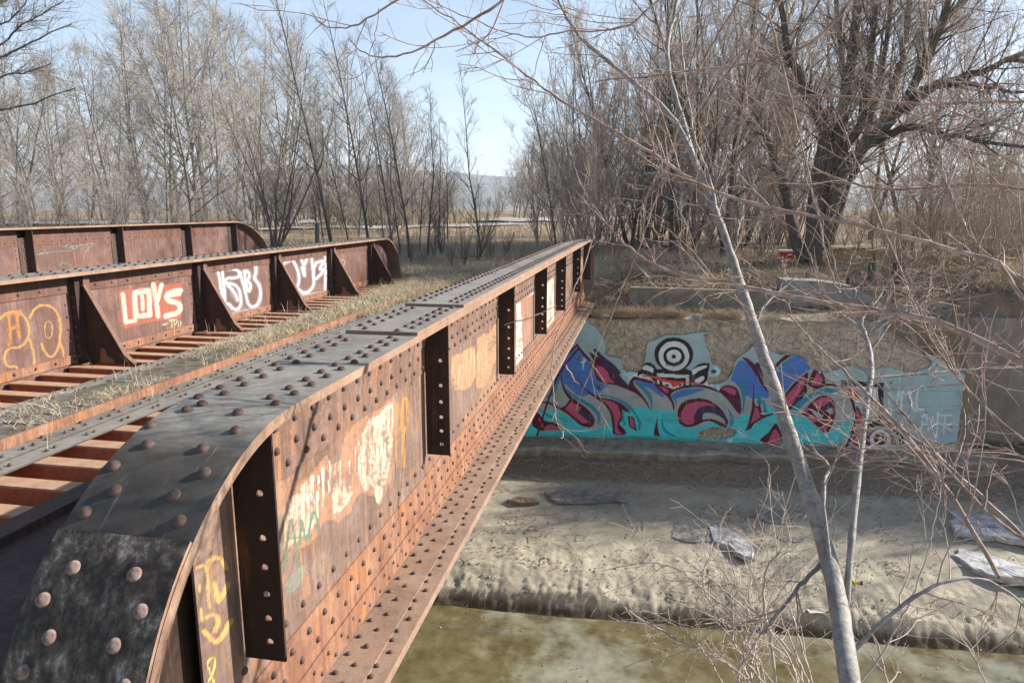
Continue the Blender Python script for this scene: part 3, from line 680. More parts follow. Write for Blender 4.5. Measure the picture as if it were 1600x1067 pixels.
for y in np.arange(.7, 19.9, .435):
    for dx, dy in [(-5.045, .12), (-5.045, .22), (-5.14, .40), (-5.05, .36)]: bo.append(((dx, y+dy-.03, -1.972), (0, 0, 1), .019, .026))
    for dy in (.0, .085): bo.append(((-4.85, y+dy+.12, -1.986), (0, 0, 1), .019, .026))
def add_mb(a, r, mi):
    for f in r.f: a.f.append(f+a.n)
    a.v += r.v; a.n += r.n; a.mi += [np.full(len(f), mi) for f in r.f]
add_mb(m, rivets_mb(bo), 2)
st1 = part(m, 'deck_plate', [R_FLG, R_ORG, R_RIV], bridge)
m = MB(); m.box(-6.36, -6.0, .5, 20.0, -2.0, -1.985, 0)
bo = []
for y in np.arange(.7, 19.9, .435):
    for dx, dy in [(-6.28, 0), (-6.275, .09), (-6.13, 0.02), (-6.13, .11)]: bo.append(((dx, y+dy+.12, -1.985), (0, 0, 1), .019, .026))
add_mb(m, rivets_mb(bo), 1)
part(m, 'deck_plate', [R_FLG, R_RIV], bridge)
m = MB(); m.box(-3.9, -3.72, .3, 20, -2.0, -1.93); m.box(-3.72, -2.2, .3, 20, -2.0, -1.99); part(m, 'deck_plate', R_DRK, bridge)
rt_ = random.Random(11)
for k in range(62):
    y = .9+k*.31
    if y > 19.9: break
    m = MB(); dx = rt_.uniform(-.03, .03); z = -1.955+rt_.uniform(-.02, .015); w = .26
    xs = np.linspace(-5.99+dx, -5.245, 9); V = []
    for x in xs:
        j = rt_.uniform(-.008, .008); V += [(x, y+j, z-.11), (x, y+w+j, z-.11), (x, y+w+j, z+j), (x, y+j, z+j*.6)]
    f = []
    for i in range(8):
        for q in range(4): f.append((i*4+q, i*4+(q+1) % 4, i*4+4+(q+1) % 4, i*4+4+q))
    m.add(V, f+[(3, 2, 1, 0), (32, 33, 34, 35)]); m.fix = True; part(m, 'timber_tie', W_TIE, bridge)
# ---- far girder ---------------------------------------------------------
X3 = -13.0; K0, K1 = 2.0, 22.9; Z3T = -.385
far = empty('plate_girder', (X3, 12, -2.6)); tag(far, 'farthest rusted girder with a rounded end and faint grey scrawl, beyond the lettered girder', 'bridge girder')
wy3 = np.concatenate([np.arange(11, 19, .03), np.arange(19, 22.85, .08)]); wv3 = np.linspace(0, 1, 60); zt3 = top_of(wy3, K0, K1, Z3T-.03, -2.5, 2.6)
ZZ = -2.5+(zt3[:, None]+2.5)*wv3[None]; P3 = np.stack([np.full(ZZ.shape, X3), np.repeat(wy3[:, None], 60, 1), ZZ], -1).reshape(-1, 3)
p3 = Paint(P3); p3.gain = .45; p3.frame(0, 300, 3.5575)
for q in [[(200,345),(320,335),(420,320),(430,300),(380,310),(320,290),(310,268),(350,262),(380,275),(360,290),(420,300),(500,290),(530,265),(500,300),(480,330),(465,370)], [(330,410),(345,390),(370,395),(400,410)]]: p3.stroke(q, 9, (165,160,155), .8)
m = MB().add(P3, grid_faces(len(wy3), 60)); m.box(X3-.016, X3-.002, 4.6, 20.2, -2.5, Z3T-.04); m.box(X3-.016, X3, 4.6, 11, -2.5, Z3T-.04)
part(m, 'web', R_WEB2, far, attr=np.vstack([p3.c, np.zeros((m.n-len(P3), 4))]))
part(ribbon(profile(K0, K1, Z3T, -2.5, 2.6), X3-.24, X3+.24, -.04, 0), 'top_flange', [R_DRK, R_EDGE], far)
r3 = []
for y in [7.5, 10.2, 12.85, 15.5, 18.2, 20.5]:
    m = MB(); zt = float(top_of(y, K0, K1, Z3T-.05, -2.5, 2.6)); m.box(X3+.002, X3+.18, y-.008, y+.008, -2.4, zt); m.box(X3+.001, X3+.012, y-.22, y-.009, -2.4, zt-.03); part(m, 'stiffener', R_DRK, far)
    for z in np.arange(-2.3, zt-.1, .18): r3 += [((X3+.012, y-.09, z), (1, 0, 0), .024, .02), ((X3, y-.28, z), (1, 0, 0), .02, .018)]
m = MB(); m.box(X3+.001, X3+.012, 5, 19.8, Z3T-.22, Z3T-.05); m.box(X3+.001, X3+.009, 5, 19.8, Z3T-.40, Z3T-.222); part(m, 'flange_angle', R_PLT2, far)
for y in np.arange(5, 19.8, .24): r3 += [((X3+.012, y, Z3T-.15), (1, 0, 0), .022, .018), ((X3+.009, y+.12, Z3T-.32), (1, 0, 0), .022, .018), ((X3+.14, y, Z3T), (0, 0, 1), .024, .02), ((X3-.14, y+.1, Z3T), (0, 0, 1), .024, .02)]
o = part(rivets_mb(r3, 6, 3), 'rivet', R_RIV, far, smooth=True); o['kind'] = 'stuff'
# ================================================================== GROUND, WATER, WALLS
def yw(X): return 19.6+.08*np.asarray(X, float)
WZ = -7.9
PY = [-60, 0.2, .9, 3.2, 6.6, 7.4, 11.4, 12.5, 12.8, 13.35, 14.6, 16.9, 18.3, 18.75, 19.2]
PZ = [-1.8, -1.75, -2.1, -4.4, -7.95, -8.5, -8.35, -7.94, -7.58, -7.33, -7.15, -7.0, -6.88, -6.83, -6.8]
QY = [0, .5, 1.2, 2.1, 6, 12.5, 40, 90, 4000]
QZ = [-3.05, -3.0, -2.9, -2.42, -1.92, -1.72, -1.35, -1.05, -1.0]
def ground_z(X, Y):
    X = np.asarray(X, float); Y = np.asarray(Y, float)
    d = Y-yw(X)
    back = np.interp(d, QY, QZ)
    right = np.clip((X-8.9)/.3, 0, 1)          # recess in front of the wing wall
    lf = np.clip((-X-1.0)/1.2, 0, 1)*np.clip((26-Y)/5, 0, 1)
    back = back*(1-lf)+lf*np.where(d < 1.6, -2.95, -2.02)
    back = back + (fbm(X*.5, Y*.5, 4, 3)-.5)*.22*np.clip(d/1.5, 0, 1)+ (fbm(X*.06, Y*.06, 3, 8)-.5)*.9*np.clip((Y-35)/40, 0, 1)*np.clip((400-Y)/200, 0, 1)
    front = np.interp(Y-.04*X, PY, PZ)
    n = fbm(X*1.1, Y*1.1, 5, 21)-.5; sl = np.clip((14.4-(Y-.04*X))/.5, 0, 1)*np.clip((Y-.04*X-12.3)/.3, 0, 1)
    rill = np.abs(fbm(X*2.6+Y*.5, Y*.55, 4, 31)-.5)*2
    lump = np.clip((15.2-Y)/1.2, .25, 1)
    front = front + n*.09*np.clip((Y-11)/3, .2, 1) + ((fbm(X*3.5, Y*4, 4, 41)-.5)*.03+(fbm(X*19, Y*17, 3, 43)-.5)*.034)*lump - sl*(.28-rill)*.05*(Y > 10)
    front = front + np.exp(-((Y-.04*X-12.8)/.4)**2)*((fbm(X*.8, Y*1.2, 4, 81)-.5)*.22+(fbm(X*14, Y*14, 3, 83)-.5)*.07)
    front = front + np.clip((Y-14.5)/2, 0, 1)*np.clip((17.5-Y)/1, 0, 1)*(fbm(X*.9, Y*2, 3, 77)-.5)*.2
    t = np.clip((d-.15)/.2, 0, 1); t2 = np.clip((d-1.75)/.25, 0, 1); t = t*(1-right)+t2*right
    return front*(1-t)+back*t
def ax(*segs):
    a = [np.arange(s, e, st) for s, e, st in segs]; return np.unique(np.round(np.concatenate(a), 4))
far_ = np.array([60, 75, 95, 120, 160, 220, 320, 500, 800, 1300, 2200, 4000.])
gxs = np.concatenate([-far_[::-1], ax((-50, -6, 1.2), (-6, -4, .2), (-4, 12, .045), (12, 20, .25), (20, 50, 1.2)), far_])
gys = np.concatenate([-far_[:7][::-1], ax((-50, 0, 3), (0, 11.5, .5), (11.5, 15.2, .04), (15.2, 21.8, .06), (21.8, 28, .2), (28, 58, .9)), far_])
GX, GY = np.meshgrid(gxs, gys, indexing='ij'); GZ = ground_z(GX, GY)
zone = np.zeros((GX.size, 4)); fx, fy = GX.ravel(), GY.ravel(); d_ = (fy-yw(fx)); yy = fy-.04*fx
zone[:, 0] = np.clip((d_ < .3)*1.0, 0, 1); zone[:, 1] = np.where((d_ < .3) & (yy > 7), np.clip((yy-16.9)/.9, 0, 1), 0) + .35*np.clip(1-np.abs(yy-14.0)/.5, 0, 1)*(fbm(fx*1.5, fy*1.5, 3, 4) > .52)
zone[:, 2] = np.clip((-7.72-GZ.ravel()+.10*fbm(fx*3, fy*3, 3, 2))/.12, 0, 1)*(d_ < .3); zone[:, 3] = 1
mg = MB().add(np.stack([GX, GY, GZ], -1).reshape(-1, 3), grid_faces(len(gxs), len(gys)))
o = mg.build('ground', M_GROUND, None, smooth=True, attr=zone, attrname='zone'); tag(o, kind='structure')
m = MB(); wxs = np.linspace(-60, 60, 2); m.add([(-400, 4, WZ), (400, 4, WZ), (400, 14.8, WZ), (-400, 14.8, WZ)], [(0, 1, 2, 3)])
o = m.build('creek_water', M_WATER); tag(o, kind='structure')
# gravel lane beyond the bridge
def strip(name, pts, w, mat, lift=.03, n=80):
    p = chaikin(np.array(pts, float), 3, False); t = np.linspace(0, 1, n); s = np.linspace(0, 1, len(p))
    c = np.stack([np.interp(t, s, p[:, 0]), np.interp(t, s, p[:, 1])], -1); g = np.gradient(c, axis=0); nrm = np.stack([-g[:, 1], g[:, 0]], -1); nrm /= np.linalg.norm(nrm, axis=1, keepdims=True)
    V = []
    for k in range(5):
        q = c+nrm*(k/4-.5)*w; V.append(np.stack([q[:, 0], q[:, 1], ground_z(q[:, 0], q[:, 1])+lift], -1))
    m = MB(); m.add(np.stack(V, 1).reshape(-1, 3), grid_faces(n, 5)); o = m.build(name, mat, smooth=True); tag(o, kind='structure'); return o
strip('gravel_road', [(-70, 52), (-45, 58), (-25, 62), (-13, 72), (-2, 100), (8, 150)], 9, S_ROAD, .12)
strip('gravel_path', [(-60, 40), (-38, 43), (-24, 46), (-10, 58)], 4, S_ROAD, .1)
# hills
m = MB(); hx = np.linspace(-2600, 2200, 90); V = []
for k, (yo, s) in enumerate([(1500, 0), (1750, .55), (2000, 1.0), (2400, .9), (2900, .0)]):
    h = (52+95*fbm(hx*.0011+3, hx*0+2.2, 4, 5))*s - 1.5 + 14*(fbm(hx*.02, hx*0+k, 3, 15)-.5)*s
    V.append(np.stack([hx, hx*0+yo, h], -1))
m.add(np.stack(V, 1).reshape(-1, 3), grid_faces(90, 5)); o = m.build('hills', S_HILL, smooth=True); tag(o, kind='structure')
# ---- mural wall --------------------------------------------------------
wx = np.concatenate([np.arange(-9, -3.6, .2), np.arange(-3.6, 8.62, .0145)]); NZ = 262; v = np.linspace(0, 1, NZ)
top = np.interp(wx, [-9, -3, 5.6, 6.3, 8.6], [-2.92, -2.92, -2.92, -3.02, -4.35]) - .10*fbm(wx*2.2, wx*0, 4, 61) - .16*np.clip(fbm(wx*.8, wx*0+3, 2, 66)-.5, 0, 1)
WZZ = -6.75+(top[:, None]+6.75)*v[None]
PW = np.stack([np.repeat(wx[:, None], NZ, 1), np.repeat(yw(wx)[:, None], NZ, 1), WZZ], -1).reshape(-1, 3)
w = Paint(PW, lin((138, 158, 160)), 1.0); w.j = .55
MAR = (74, 17, 32); PNK = (166, 72, 100); CYN = (62, 176, 180); TEA = (34, 122, 142); BLU = (66, 104, 166); GRY = (142, 146, 146); PUR = (52, 38, 68); BLK = (28, 27, 29); WHI = (205, 200, 212); RED = (205, 66, 40); SKY = (150, 190, 230)
A = lambda: w.frame(840, 560, 7.115)
B = lambda: w.frame(1000, 580, 7.115)
C = lambda: w.frame(1000, 510, 7.115)
D = lambda: w.frame(1180, 530, 5.93)
E_ = lambda: w.frame(1320, 500, 4.64)
G_ = lambda: w.frame(900, 460, 8.894)
PX = lambda: w.frame(0, 0, 1)
w.px = w.px  # photo survey frame
# eye emblem
C(); w.fill([(-60,500),(0,470),(60,398),(130,405),(200,480),(200,640),(60,620),(-60,590)], BLK, 1, 1)
w.fill([(10,475),(55,425),(120,445),(185,505),(150,522),(80,488)], WHI, 1, 1); w.fill([(-40,560),(20,525),(90,545),(140,590),(145,608),(60,580),(0,575)], WHI, 1, 1); w.fill([(-120,560),(-60,520),(-20,500),(-40,600),(-100,640)], WHI, 1, 1)
w.fill([(560,500),(640,425),(700,405),(775,408),(770,450),(740,640),(560,640)], BLK, 1, 1)
w.fill([(568,490),(650,445),(755,432),(740,458),(660,490),(585,545)], WHI, 1, 1); w.fill([(600,605),(640,575),(700,545),(722,578),(670,625),(640,645)], WHI, 1, 1); w.fill([(700,650),(760,610),(800,640),(830,680)], WHI, 1, 1)
w.disc((375,312), (216, 192), BLK); w.fill([(150,485),(230,470),(520,470),(580,500),(575,660),(150,660)], BLK, 1, 0)
w.disc((377,328), (170, 166), WHI); w.disc((378,334), (119, 109), BLK); w.disc((377,331), (82, 73), WHI); w.disc((374,334), (24, 23), BLK)
w.fill([(190,520),(548,540),(545,650),(512,652),(512,575),(218,562),(215,640),(190,640)], WHI, 1, 0)
w.fill([(245,600),(330,625),(370,650),(440,625),(480,630),(480,655),(370,690),(250,650)], WHI, 1, 0); w.fill([(275,640),(310,640),(330,665),(280,660)], BLK, 1, 0); w.fill([(425,655),(450,635),(470,650),(440,670)], BLK, 1, 0)
w.stroke([(25,545),(150,560),(230,590),(330,615),(480,620),(650,632)], (16,30,26,10), RED); w.fill([(300,600),(480,615),(440,645),(372,680),(340,640)], RED, 1, 1)
# letter body
PX(); SIL = [(810,700),(838,640),(868,585),(905,541),(914,556),(926,568),(938,552),(950,572),(968,590),(985,606),(991,590),(1003,590),(1020,593),(1034,606),(1046,618),(1058,610),(1078,604),(1102,603),(1122,610),(1128,604),(1140,594),(1152,566),(1160,556),(1174,570),(1190,588),(1206,572),(1226,558),(1247,551),(1258,566),(1272,574),(1284,590),(1302,601),(1320,610),(1336,640),(1343,700)]
w.fill(SIL, GRY, 1, 1)
w.fill([(820,672),(850,642),(870,640),(890,652),(906,664),(926,672),(950,664),(957,650),(975,640),(1000,634),(1018,640),(1036,640),(1056,642),(1058,660),(1085,672),(1110,658),(1140,664),(1160,646),(1182,650),(1200,634),(1222,640),(1240,650),(1262,658),(1300,664),(1322,648),(1335,640),(1337,700),(815,700)], CYN, 1, 1)
A(); w.fill([(170,170),(300,-20),(440,-140),(540,-20),(600,100),(625,200),(700,275),(800,295),(740,330),(680,392),(570,395),(520,430),(430,400),(360,330),(270,250),(240,330),(190,300)], BLU, 1, 1)
w.fill([(1060,225),(1120,230),(1270,270),(1340,340),(1423,420),(1380,430),(1260,340),(1130,290)], BLU, 1, 1)
w.fill([(200,260),(260,230),(270,330),(340,440),(330,480),(250,540),(180,500),(120,470),(150,400)], GRY, 1, 1)
for q, ww in [([(285,280),(300,340),(380,400),(450,450),(560,505),(640,570),(690,640),(680,730)], (20,36,44,30)), ([(640,405),(800,420),(930,470),(1010,530),(1070,590),(1085,620)], (14,28,40,20)), ([(1085,262),(1170,330),(1240,400),(1268,480),(1270,570)], (20,50,40,10)), ([(115,420),(170,400),(200,330),(230,250)], (30,40,20)), ([(60,480),(180,490),(260,520)], (14,30,10)), ([(20,560),(90,620),(170,660),(270,720),(310,770)], (10,30,24,8)), ([(1100,640),(1140,700),(1130,790)], (20,36,20)), ([(960,560),(950,680),(970,730)], (8,20,24))]: w.stroke(q, ww, TEA)
w.fill([(350,455),(420,468),(520,530),(600,600),(640,680),(622,750),(560,772),(470,740),(380,660),(290,585),(240,548),(300,530),(335,490)], MAR, 1, 1); w.fill([(375,478),(485,545),(450,600),(520,660),(585,715),(500,720),(400,640),(300,562)], PNK, 1, 0); w.fill([(482,568),(560,592),(622,660),(600,722),(540,670),(462,600)], PUR, 1, 1)
w.stroke([(268,160),(262,250),(290,340),(360,440),(430,490)], (4,16,30,40), MAR); w.stroke([(-40,490),(60,484),(140,500),(210,535),(300,590)], 18, MAR)
w.fill([(-60,580),(10,600),(70,690),(110,695),(200,720),(260,760),(300,800),(-60,800)], MAR, 1, 1); w.fill([(70,770),(130,728),(200,745),(260,800),(80,800)], PNK, 1, 1); w.fill([(0,640),(40,690),(70,760),(40,760)], PNK, 1, 1)
w.fill([(560,-90),(600,-60),(700,0),(800,60),(870,110),(905,180),(960,250),(1050,315),(1060,350),(860,295),(700,272),(640,215),(622,120),(640,60)], MAR, 1, 1); w.fill([(650,80),(720,88),(785,150),(800,220),(858,278),(745,262),(665,195),(640,130)], PNK, 1, 1)
w.fill([(690,-20),(780,30),(870,100),(905,160),(915,225),(1000,275),(1012,315),(900,262),(830,190),(780,108),(700,60)], PUR, 1, 1); w.stroke([(640,-90),(720,0),(850,90),(910,160)], (40,46,30), PUR)
w.stroke([(440,-145),(520,-40),(600,40),(640,100)], (26,30,20), MAR); w.stroke([(180,180),(300,-20),(440,-150)], (10,20,26), MAR)
w.stroke([(445,165),(465,265),(560,375),(700,455),(790,540),(835,650),(850,830)], (3,18,34,26,26), MAR)
w.fill([(672,432),(800,448),(900,480),(970,525),(1050,612),(975,590),(940,560),(945,680),(900,730),(960,775),(995,850),(840,850),(845,700),(830,610),(780,530)], MAR, 1, 1); w.fill([(690,445),(800,468),(878,502),(915,580),(928,655),(882,720),(888,790),(950,840),(858,840),(858,700),(838,610),(785,520)], PNK, 1, 1)
w.fill([(1000,638),(1072,652),(1105,812),(1018,758)], MAR, 1, 0); w.fill([(1022,655),(1058,664),(1080,778),(1034,750)], PNK, 1, 0)
w.fill([(1035,230),(1070,198),(1130,212),(1230,240),(1290,262),(1280,285),(1200,262),(1100,235),(1062,250),(1075,300),(1150,390),(1210,470),(1270,585),(1230,540),(1160,440),(1060,370),(960,330),(850,290),(860,270),(1000,310)], MAR, 1, 1)
B(); w.fill([(200,490),(192,580),(205,660),(228,720),(155,722),(160,640),(178,560)], MAR, 1, 1); w.stroke([(272,460),(238,560),(262,640),(310,690),(390,725)], (5,26,30,20), TEA)
w.fill([(140,120),(240,150),(350,190),(400,205),(330,262),(380,340),(385,440),(368,420),(350,340),(290,270),(190,195)], MAR, 1, 1); w.fill([(200,165),(270,180),(318,205),(302,248)], PNK, 1, 0)
w.stroke([(310,262),(400,195),(560,162),(720,165),(830,205),(930,240)], (20,26,28,28,24), MAR); w.fill([(330,275),(430,212),(560,188),(740,192),(650,228),(560,262),(470,285),(380,310)], BLU, 1, 1); w.stroke([(360,280),(400,320),(398,400)], (36,24,6), TEA); w.stroke([(420,235),(560,215),(700,200)], 10, TEA); w.stroke([(840,330),(920,370),(960,430)], (4,12,6), TEA)
w.fill([(660,298),(560,305),(450,355),(412,460),(430,575),(510,630),(620,606),(720,552),(790,548),(870,600),(960,635),(985,565),(940,465),(870,385),(770,318)], MAR, 1, 2); w.fill([(650,332),(520,362),(455,450),(452,545),(520,600),(612,578),(602,490),(642,412),(722,382),(855,385),(750,342)], PNK, 1, 1); w.fill([(640,425),(700,392),(820,392),(905,448),(965,525),(940,535),(850,470),(720,452),(690,500),(692,545),(640,570),(606,520)], PUR, 1, 1); w.fill([(698,472),(760,455),(870,485),(940,540),(955,585),(900,572),(820,532),(742,528),(692,542)], GRY, 1, 1)
w.fill([(880,200),(960,150),(1060,168),(1115,260),(1130,400),(1115,490),(1040,405),(960,300),(895,240)], MAR, 1, 1); w.fill([(898,192),(975,172),(1050,195),(1078,240),(1040,272),(960,222)], PNK, 1, 1); w.fill([(1035,312),(1090,288),(1112,330),(1100,392),(1060,370)], PUR, 1, 1)
w.stroke([(985,420),(1010,480),(1030,560),(1000,620)], (14,30,50,20), TEA)
C(); w.fill([(1110,360),(1050,470),(1000,590),(1080,640),(1150,750),(1260,810),(1340,790),(1440,800),(1440,700),(1310,560),(1220,420)], BLU, 1, 1)
w.stroke([(1090,600),(1140,660),(1160,800),(1140,960)], (20,60,44,10), TEA); w.stroke([(1310,740),(1330,840)], (20, 60), TEA); w.stroke([(1370,820),(1400,960)], (20,44), TEA)
w.fill([(1125,340),(1170,345),(1270,400),(1340,540),(1400,680),(1440,760),(1380,690),(1300,560),(1220,430)], MAR, 1, 1); w.fill([(1260,400),(1340,400),(1430,560),(1440,720),(1360,560)], PUR, 1, 1)
B(); w.fill([(1258,100),(1272,240),(1270,370),(1325,400),(1330,280),(1340,400),(1375,500),(1440,470),(1440,510),(1300,600),(1160,672),(1200,600),(1245,400),(1260,250)], MAR, 1, 1); w.fill([(1280,398),(1312,415),(1342,515),(1215,602),(1255,500)], PNK, 1, 0)
w.stroke([(1290,560),(1380,560),(1470,500)], (6,24,30), TEA); w.fill([(1330,760),(1400,700),(1470,660),(1480,790),(1330,790)], MAR, 1, 1)
D(); w.fill([(190,290),(290,190),(405,132),(440,140),(480,200),(560,248),(490,290),(400,350),(300,450),(262,520),(210,400)], BLU, 1, 1); w.stroke([(200,300),(270,220),(330,190)], (10,40,10), TEA); w.stroke([(175,270),(240,195),(320,145),(420,122)], (30,34,14), MAR)
w.fill([(500,290),(400,362),(290,480),(250,560),(315,680),(370,610),(480,500),(480,420)], MAR, 1, 1); w.fill([(462,365),(380,420),(295,520),(272,560),(318,645),(380,535),(445,450)], PNK, 1, 1); w.fill([(335,650),(380,560),(470,485),(455,530),(360,640)], PUR, 1, 1)
w.fill([(565,240),(515,330),(480,430),(560,470),(660,420),(640,330)], MAR, 1, 1); w.fill([(572,310),(518,430),(610,425),(625,360)], PNK, 1, 0)
w.fill([(480,540),(560,450),(650,412),(770,412),(870,480),(925,590),(945,740),(930,860),(890,990),(420,990),(330,720)], GRY, 1, 1)
w.fill([(560,490),(620,452),(760,452),(800,482),(700,500),(640,505),(570,520)], TEA, 1, 1); w.stroke([(325,705),(420,590),(540,508)], (60,56,34), TEA); w.fill([(345,740),(380,690),(415,690),(540,795),(645,885),(700,850),(790,790),(912,680),(915,850),(850,960),(640,985),(440,990),(370,860)], CYN, 1, 1)
w.fill([(420,690),(540,560),(640,508),(720,555),(752,650),(725,780),(660,882),(560,805),(475,712)], MAR, 1, 1); w.fill([(530,600),(580,555),(665,530),(715,565),(650,610),(575,650)], PNK, 1, 1); w.fill([(590,645),(700,580),(725,620),(640,670)], PUR, 1, 1); w.fill([(500,635),(600,690),(640,705),(600,745),(550,700)], GRY, 1, 0); w.fill([(650,660),(715,630),(720,700)], GRY, 1, 0)
for q in [[(440,665),(490,628),(498,662),(452,682)], [(492,712),(540,698),(572,760),(530,772)], [(560,802),(620,815),(690,780),(655,862)], [(690,690),(655,760),(705,772)]]: w.fill(q, PNK, 1, 0)
w.stroke([(540,470),(640,422),(760,420),(850,480),(905,575),(932,720),(905,860),(850,990)], (18,24,26,28,30), MAR); w.fill([(932,600),(985,680),(1010,780),(985,990),(880,990),(928,860),(945,740)], MAR, 1, 1); w.fill([(940,640),(975,690),(990,770),(975,880),(985,980),(905,980),(938,860),(950,740)], PNK, 1, 1)
w.fill([(-40,800),(90,715),(170,695),(240,760),(180,760),(120,850),(60,920),(-40,930)], CYN, 1, 1); w.stroke([(-40,790),(80,715),(160,690)], 20, MAR); w.fill([(70,960),(130,850),(195,760),(250,880),(260,990),(70,990)], MAR, 1, 1); w.fill([(140,900),(185,820),(235,900),(250,980),(110,980)], PNK, 1, 1)
PX(); w.stroke([(836,690),(868,588),(905,543)], 3, MAR)
# right-hand bits
E_(); w.fill([(-30,440),(40,440),(282,455),(280,730),(240,735),(230,490),(-20,480)], BLK, 1, 0); w.fill([(60,478),(238,488),(238,720),(200,735),(205,510),(60,500)], WHI, 1, 0); w.fill([(0,500),(60,490),(130,560),(100,580),(20,540)], RED, 1, 1); w.fill([(150,730),(250,740),(260,905),(150,905)], PUR, 1, 0)
th = np.linspace(math.pi, 2*math.pi, 26)
def arcp(r): return [(255+r*math.cos(a), 905+r*.98*math.sin(a)) for a in th]
w.fill([(210,905)]+arcp(178)[8:], BLK, 1, 0); w.fill([(212,905)]+arcp(140)[7:], (150,160,155), 1, 0); w.fill([(212,905)]+arcp(118)[6:], BLK, 1, 0)
w.disc((258,868), 76, WHI); w.disc((256,860), 47, BLK); w.disc((256,858), 15, WHI)
LW = (188, 198, 205)
for q in [[(322,640),(318,488),(372,640),(398,478)], [(408,640),(420,480),(446,560),(472,478),(492,640)], [(590,505),(565,470),(532,498),(518,570),(522,645),(565,648)], [(552,820),(566,690),(592,672),(606,800)], [(560,762),(604,755)], [(622,790),(626,680),(664,790),(676,672)], [(690,690),(775,688)], [(728,690),(716,820)], [(885,560),(880,640)]]: w.stroke(q, 13, LW, .85)
C(); w.disc((990,190), (38,30), SKY); w.stroke([(990,220),(1000,280),(985,350)], (24,18,8), SKY); w.disc((870,470), (48,40), SKY, .8); w.stroke([(880,500),(850,540)], 30, SKY); w.disc((990,545), (30,24), SKY); w.stroke([(860,640),(870,700)], 30, SKY)
A(); w.disc((505,20), (40,30), SKY); w.stroke([(510,40),(505,120)], (20,10), SKY); w.disc((1010,170), (60,24), SKY, .7); w.stroke([(1015,180),(1005,290)], (30,10), SKY)
B(); w.disc((1000,760), (34,26), SKY); w.stroke([(740,670),(760,730)], 22, SKY); w.disc((900,640), (30,14), SKY); w.disc((1010,655), (40,20), SKY, .8)
D(); w.stroke([(625,120),(680,190)], (20,24), SKY); w.disc((545,880), (34,16), SKY, .7); w.stroke([(575,270),(600,310)], 20, SKY)
PX()
for k in range(70):
    x = rs.uniform(850, 1510); y = rs.uniform(545, 690); l = rs.uniform(6, 40)
    w.stroke([(x, y), (x+l*.5, y+rs.uniform(-2, 2)), (x+l, y+rs.uniform(-3, 3))], rs.uniform(.4, 1.0), (60, 60, 62), .45)
for y0 in (600, 655): w.stroke([(850, y0-2), (1000, y0+1), (1200, y0+5), (1510, y0+12)], 1.0, (50, 52, 55), .4)
for k in range(60):
    x = rs.uniform(860, 1500); y = rs.uniform(560, 660); w.stroke([(x, y), (x+rs.uniform(-1, 1), y+rs.uniform(10, 45))], (rs.uniform(.8, 2.2), .4), (150, 145, 135), .22)
for k in range(26): w.disc((rs.uniform(850, 1500), rs.uniform(560, 692)), rs.uniform(.8, 2.6), (120, 105, 85))
# lost plaster and the raw broken top
G_(); w.erase([(160,360),(230,300),(560,300),(700,380),(1000,440),(1260,470),(1260,520),(1180,560),(1100,640),(995,650),(970,760),(960,900),(940,950),(920,1070),(640,1070),(645,905),(560,880),(400,862),(412,700),(370,580),(275,460),(180,410)], 1)
C(); w.erase([(-700,-300),(1500,-300),(1500,60),(1130,90),(700,60),(600,60),(520,100),(300,90),(200,130),(80,150),(60,60),(-300,-20)], 1)
w.erase([(700,60),(1300,40),(1290,190),(1220,260),(1115,330),(1050,395),(1040,480),(1000,570),(930,620),(860,650),(800,640),(760,660),(750,570),(860,560),(905,500),(850,430),(790,420),(775,300),(740,230)], 1)
w.disc((820,500), (30,24), (70,60,50)); B(); w.erase([(640,690),(720,640),(830,620),(960,640),(1090,640),(1050,720),(960,760),(640,760)], 1)
A(); w.erase([(650,290),(690,300),(690,340),(650,345)], 1); w.erase([(470,-20),(430,10),(460,35),(520,20)], 1); w.erase([(600,20),(640,60),(600,140),(560,60)],1)
PX(); w.erase([(1180,430),(1395,430),(1400,520),(1440,545),(1462,572),(1420,584),(1385,572),(1362,580),(1345,578),(1330,570),(1302,580),(1285,582),(1268,578),(1255,556),(1222,556),(1205,548),(1180,560)], 1)
w.erase([(800,430),(1400,430),(1400,506),(1300,508),(1150,516),(1060,522),(1000,512),(930,498),(800,510)], 1)
z0 = PW[:, 2]; lowband = np.clip((-6.42-z0)/.12, 0, 1)*(fbm(PW[:, 0]*1.7, PW[:, 2]*3, 4, 90)-.18); w.c[:, 3] = np.clip(w.c[:, 3]-np.clip(lowband, 0, 1), 0, 1)
w.c[:, :3] = np.minimum(w.c[:, :3]*1.6, .82); w.c[PW[:, 0] < -4, 3] = 0
lost = 1-w.c[:, 3]; rec = lost*(.02+.26*fbm(PW[:, 0]*3, PW[:, 2]*3, 5, 71)+.12*(fbm(PW[:, 0]*12, PW[:, 2]*12, 3, 73)-.5))
PW[:, 1] += rec*.8
wall = empty('retaining_wall', (2.5, 19.8, -6.7)); tag(wall, 'concrete creek wall under the bridge end, painted with a large blue, pink and turquoise mural', 'wall')
m = MB().add(PW, grid_faces(len(wx), NZ)); part(m, 'mural', M_MURAL, wall, attr=w.c)
m = MB(); tp = top
V = np.concatenate([np.stack([np.stack([wx, yw(wx)+.005+o_, tp+dz], -1) for o_, dz in [(.10, .0), (.55, .03)]], 1).reshape(-1, 3)])
m.add(V, [(2*i, 2*i+2, 2*i+3, 2*i+1) for i in range(len(wx)-1)])
V2 = np.stack([np.stack([wx, yw(wx)+.10, tp], -1), np.stack([wx, yw(wx)+.0, tp-.02], -1)], 1).reshape(-1, 3); m.add(V2, [(2*i, 2*i+1, 2*i+3, 2*i+2) for i in range(len(wx)-1)])
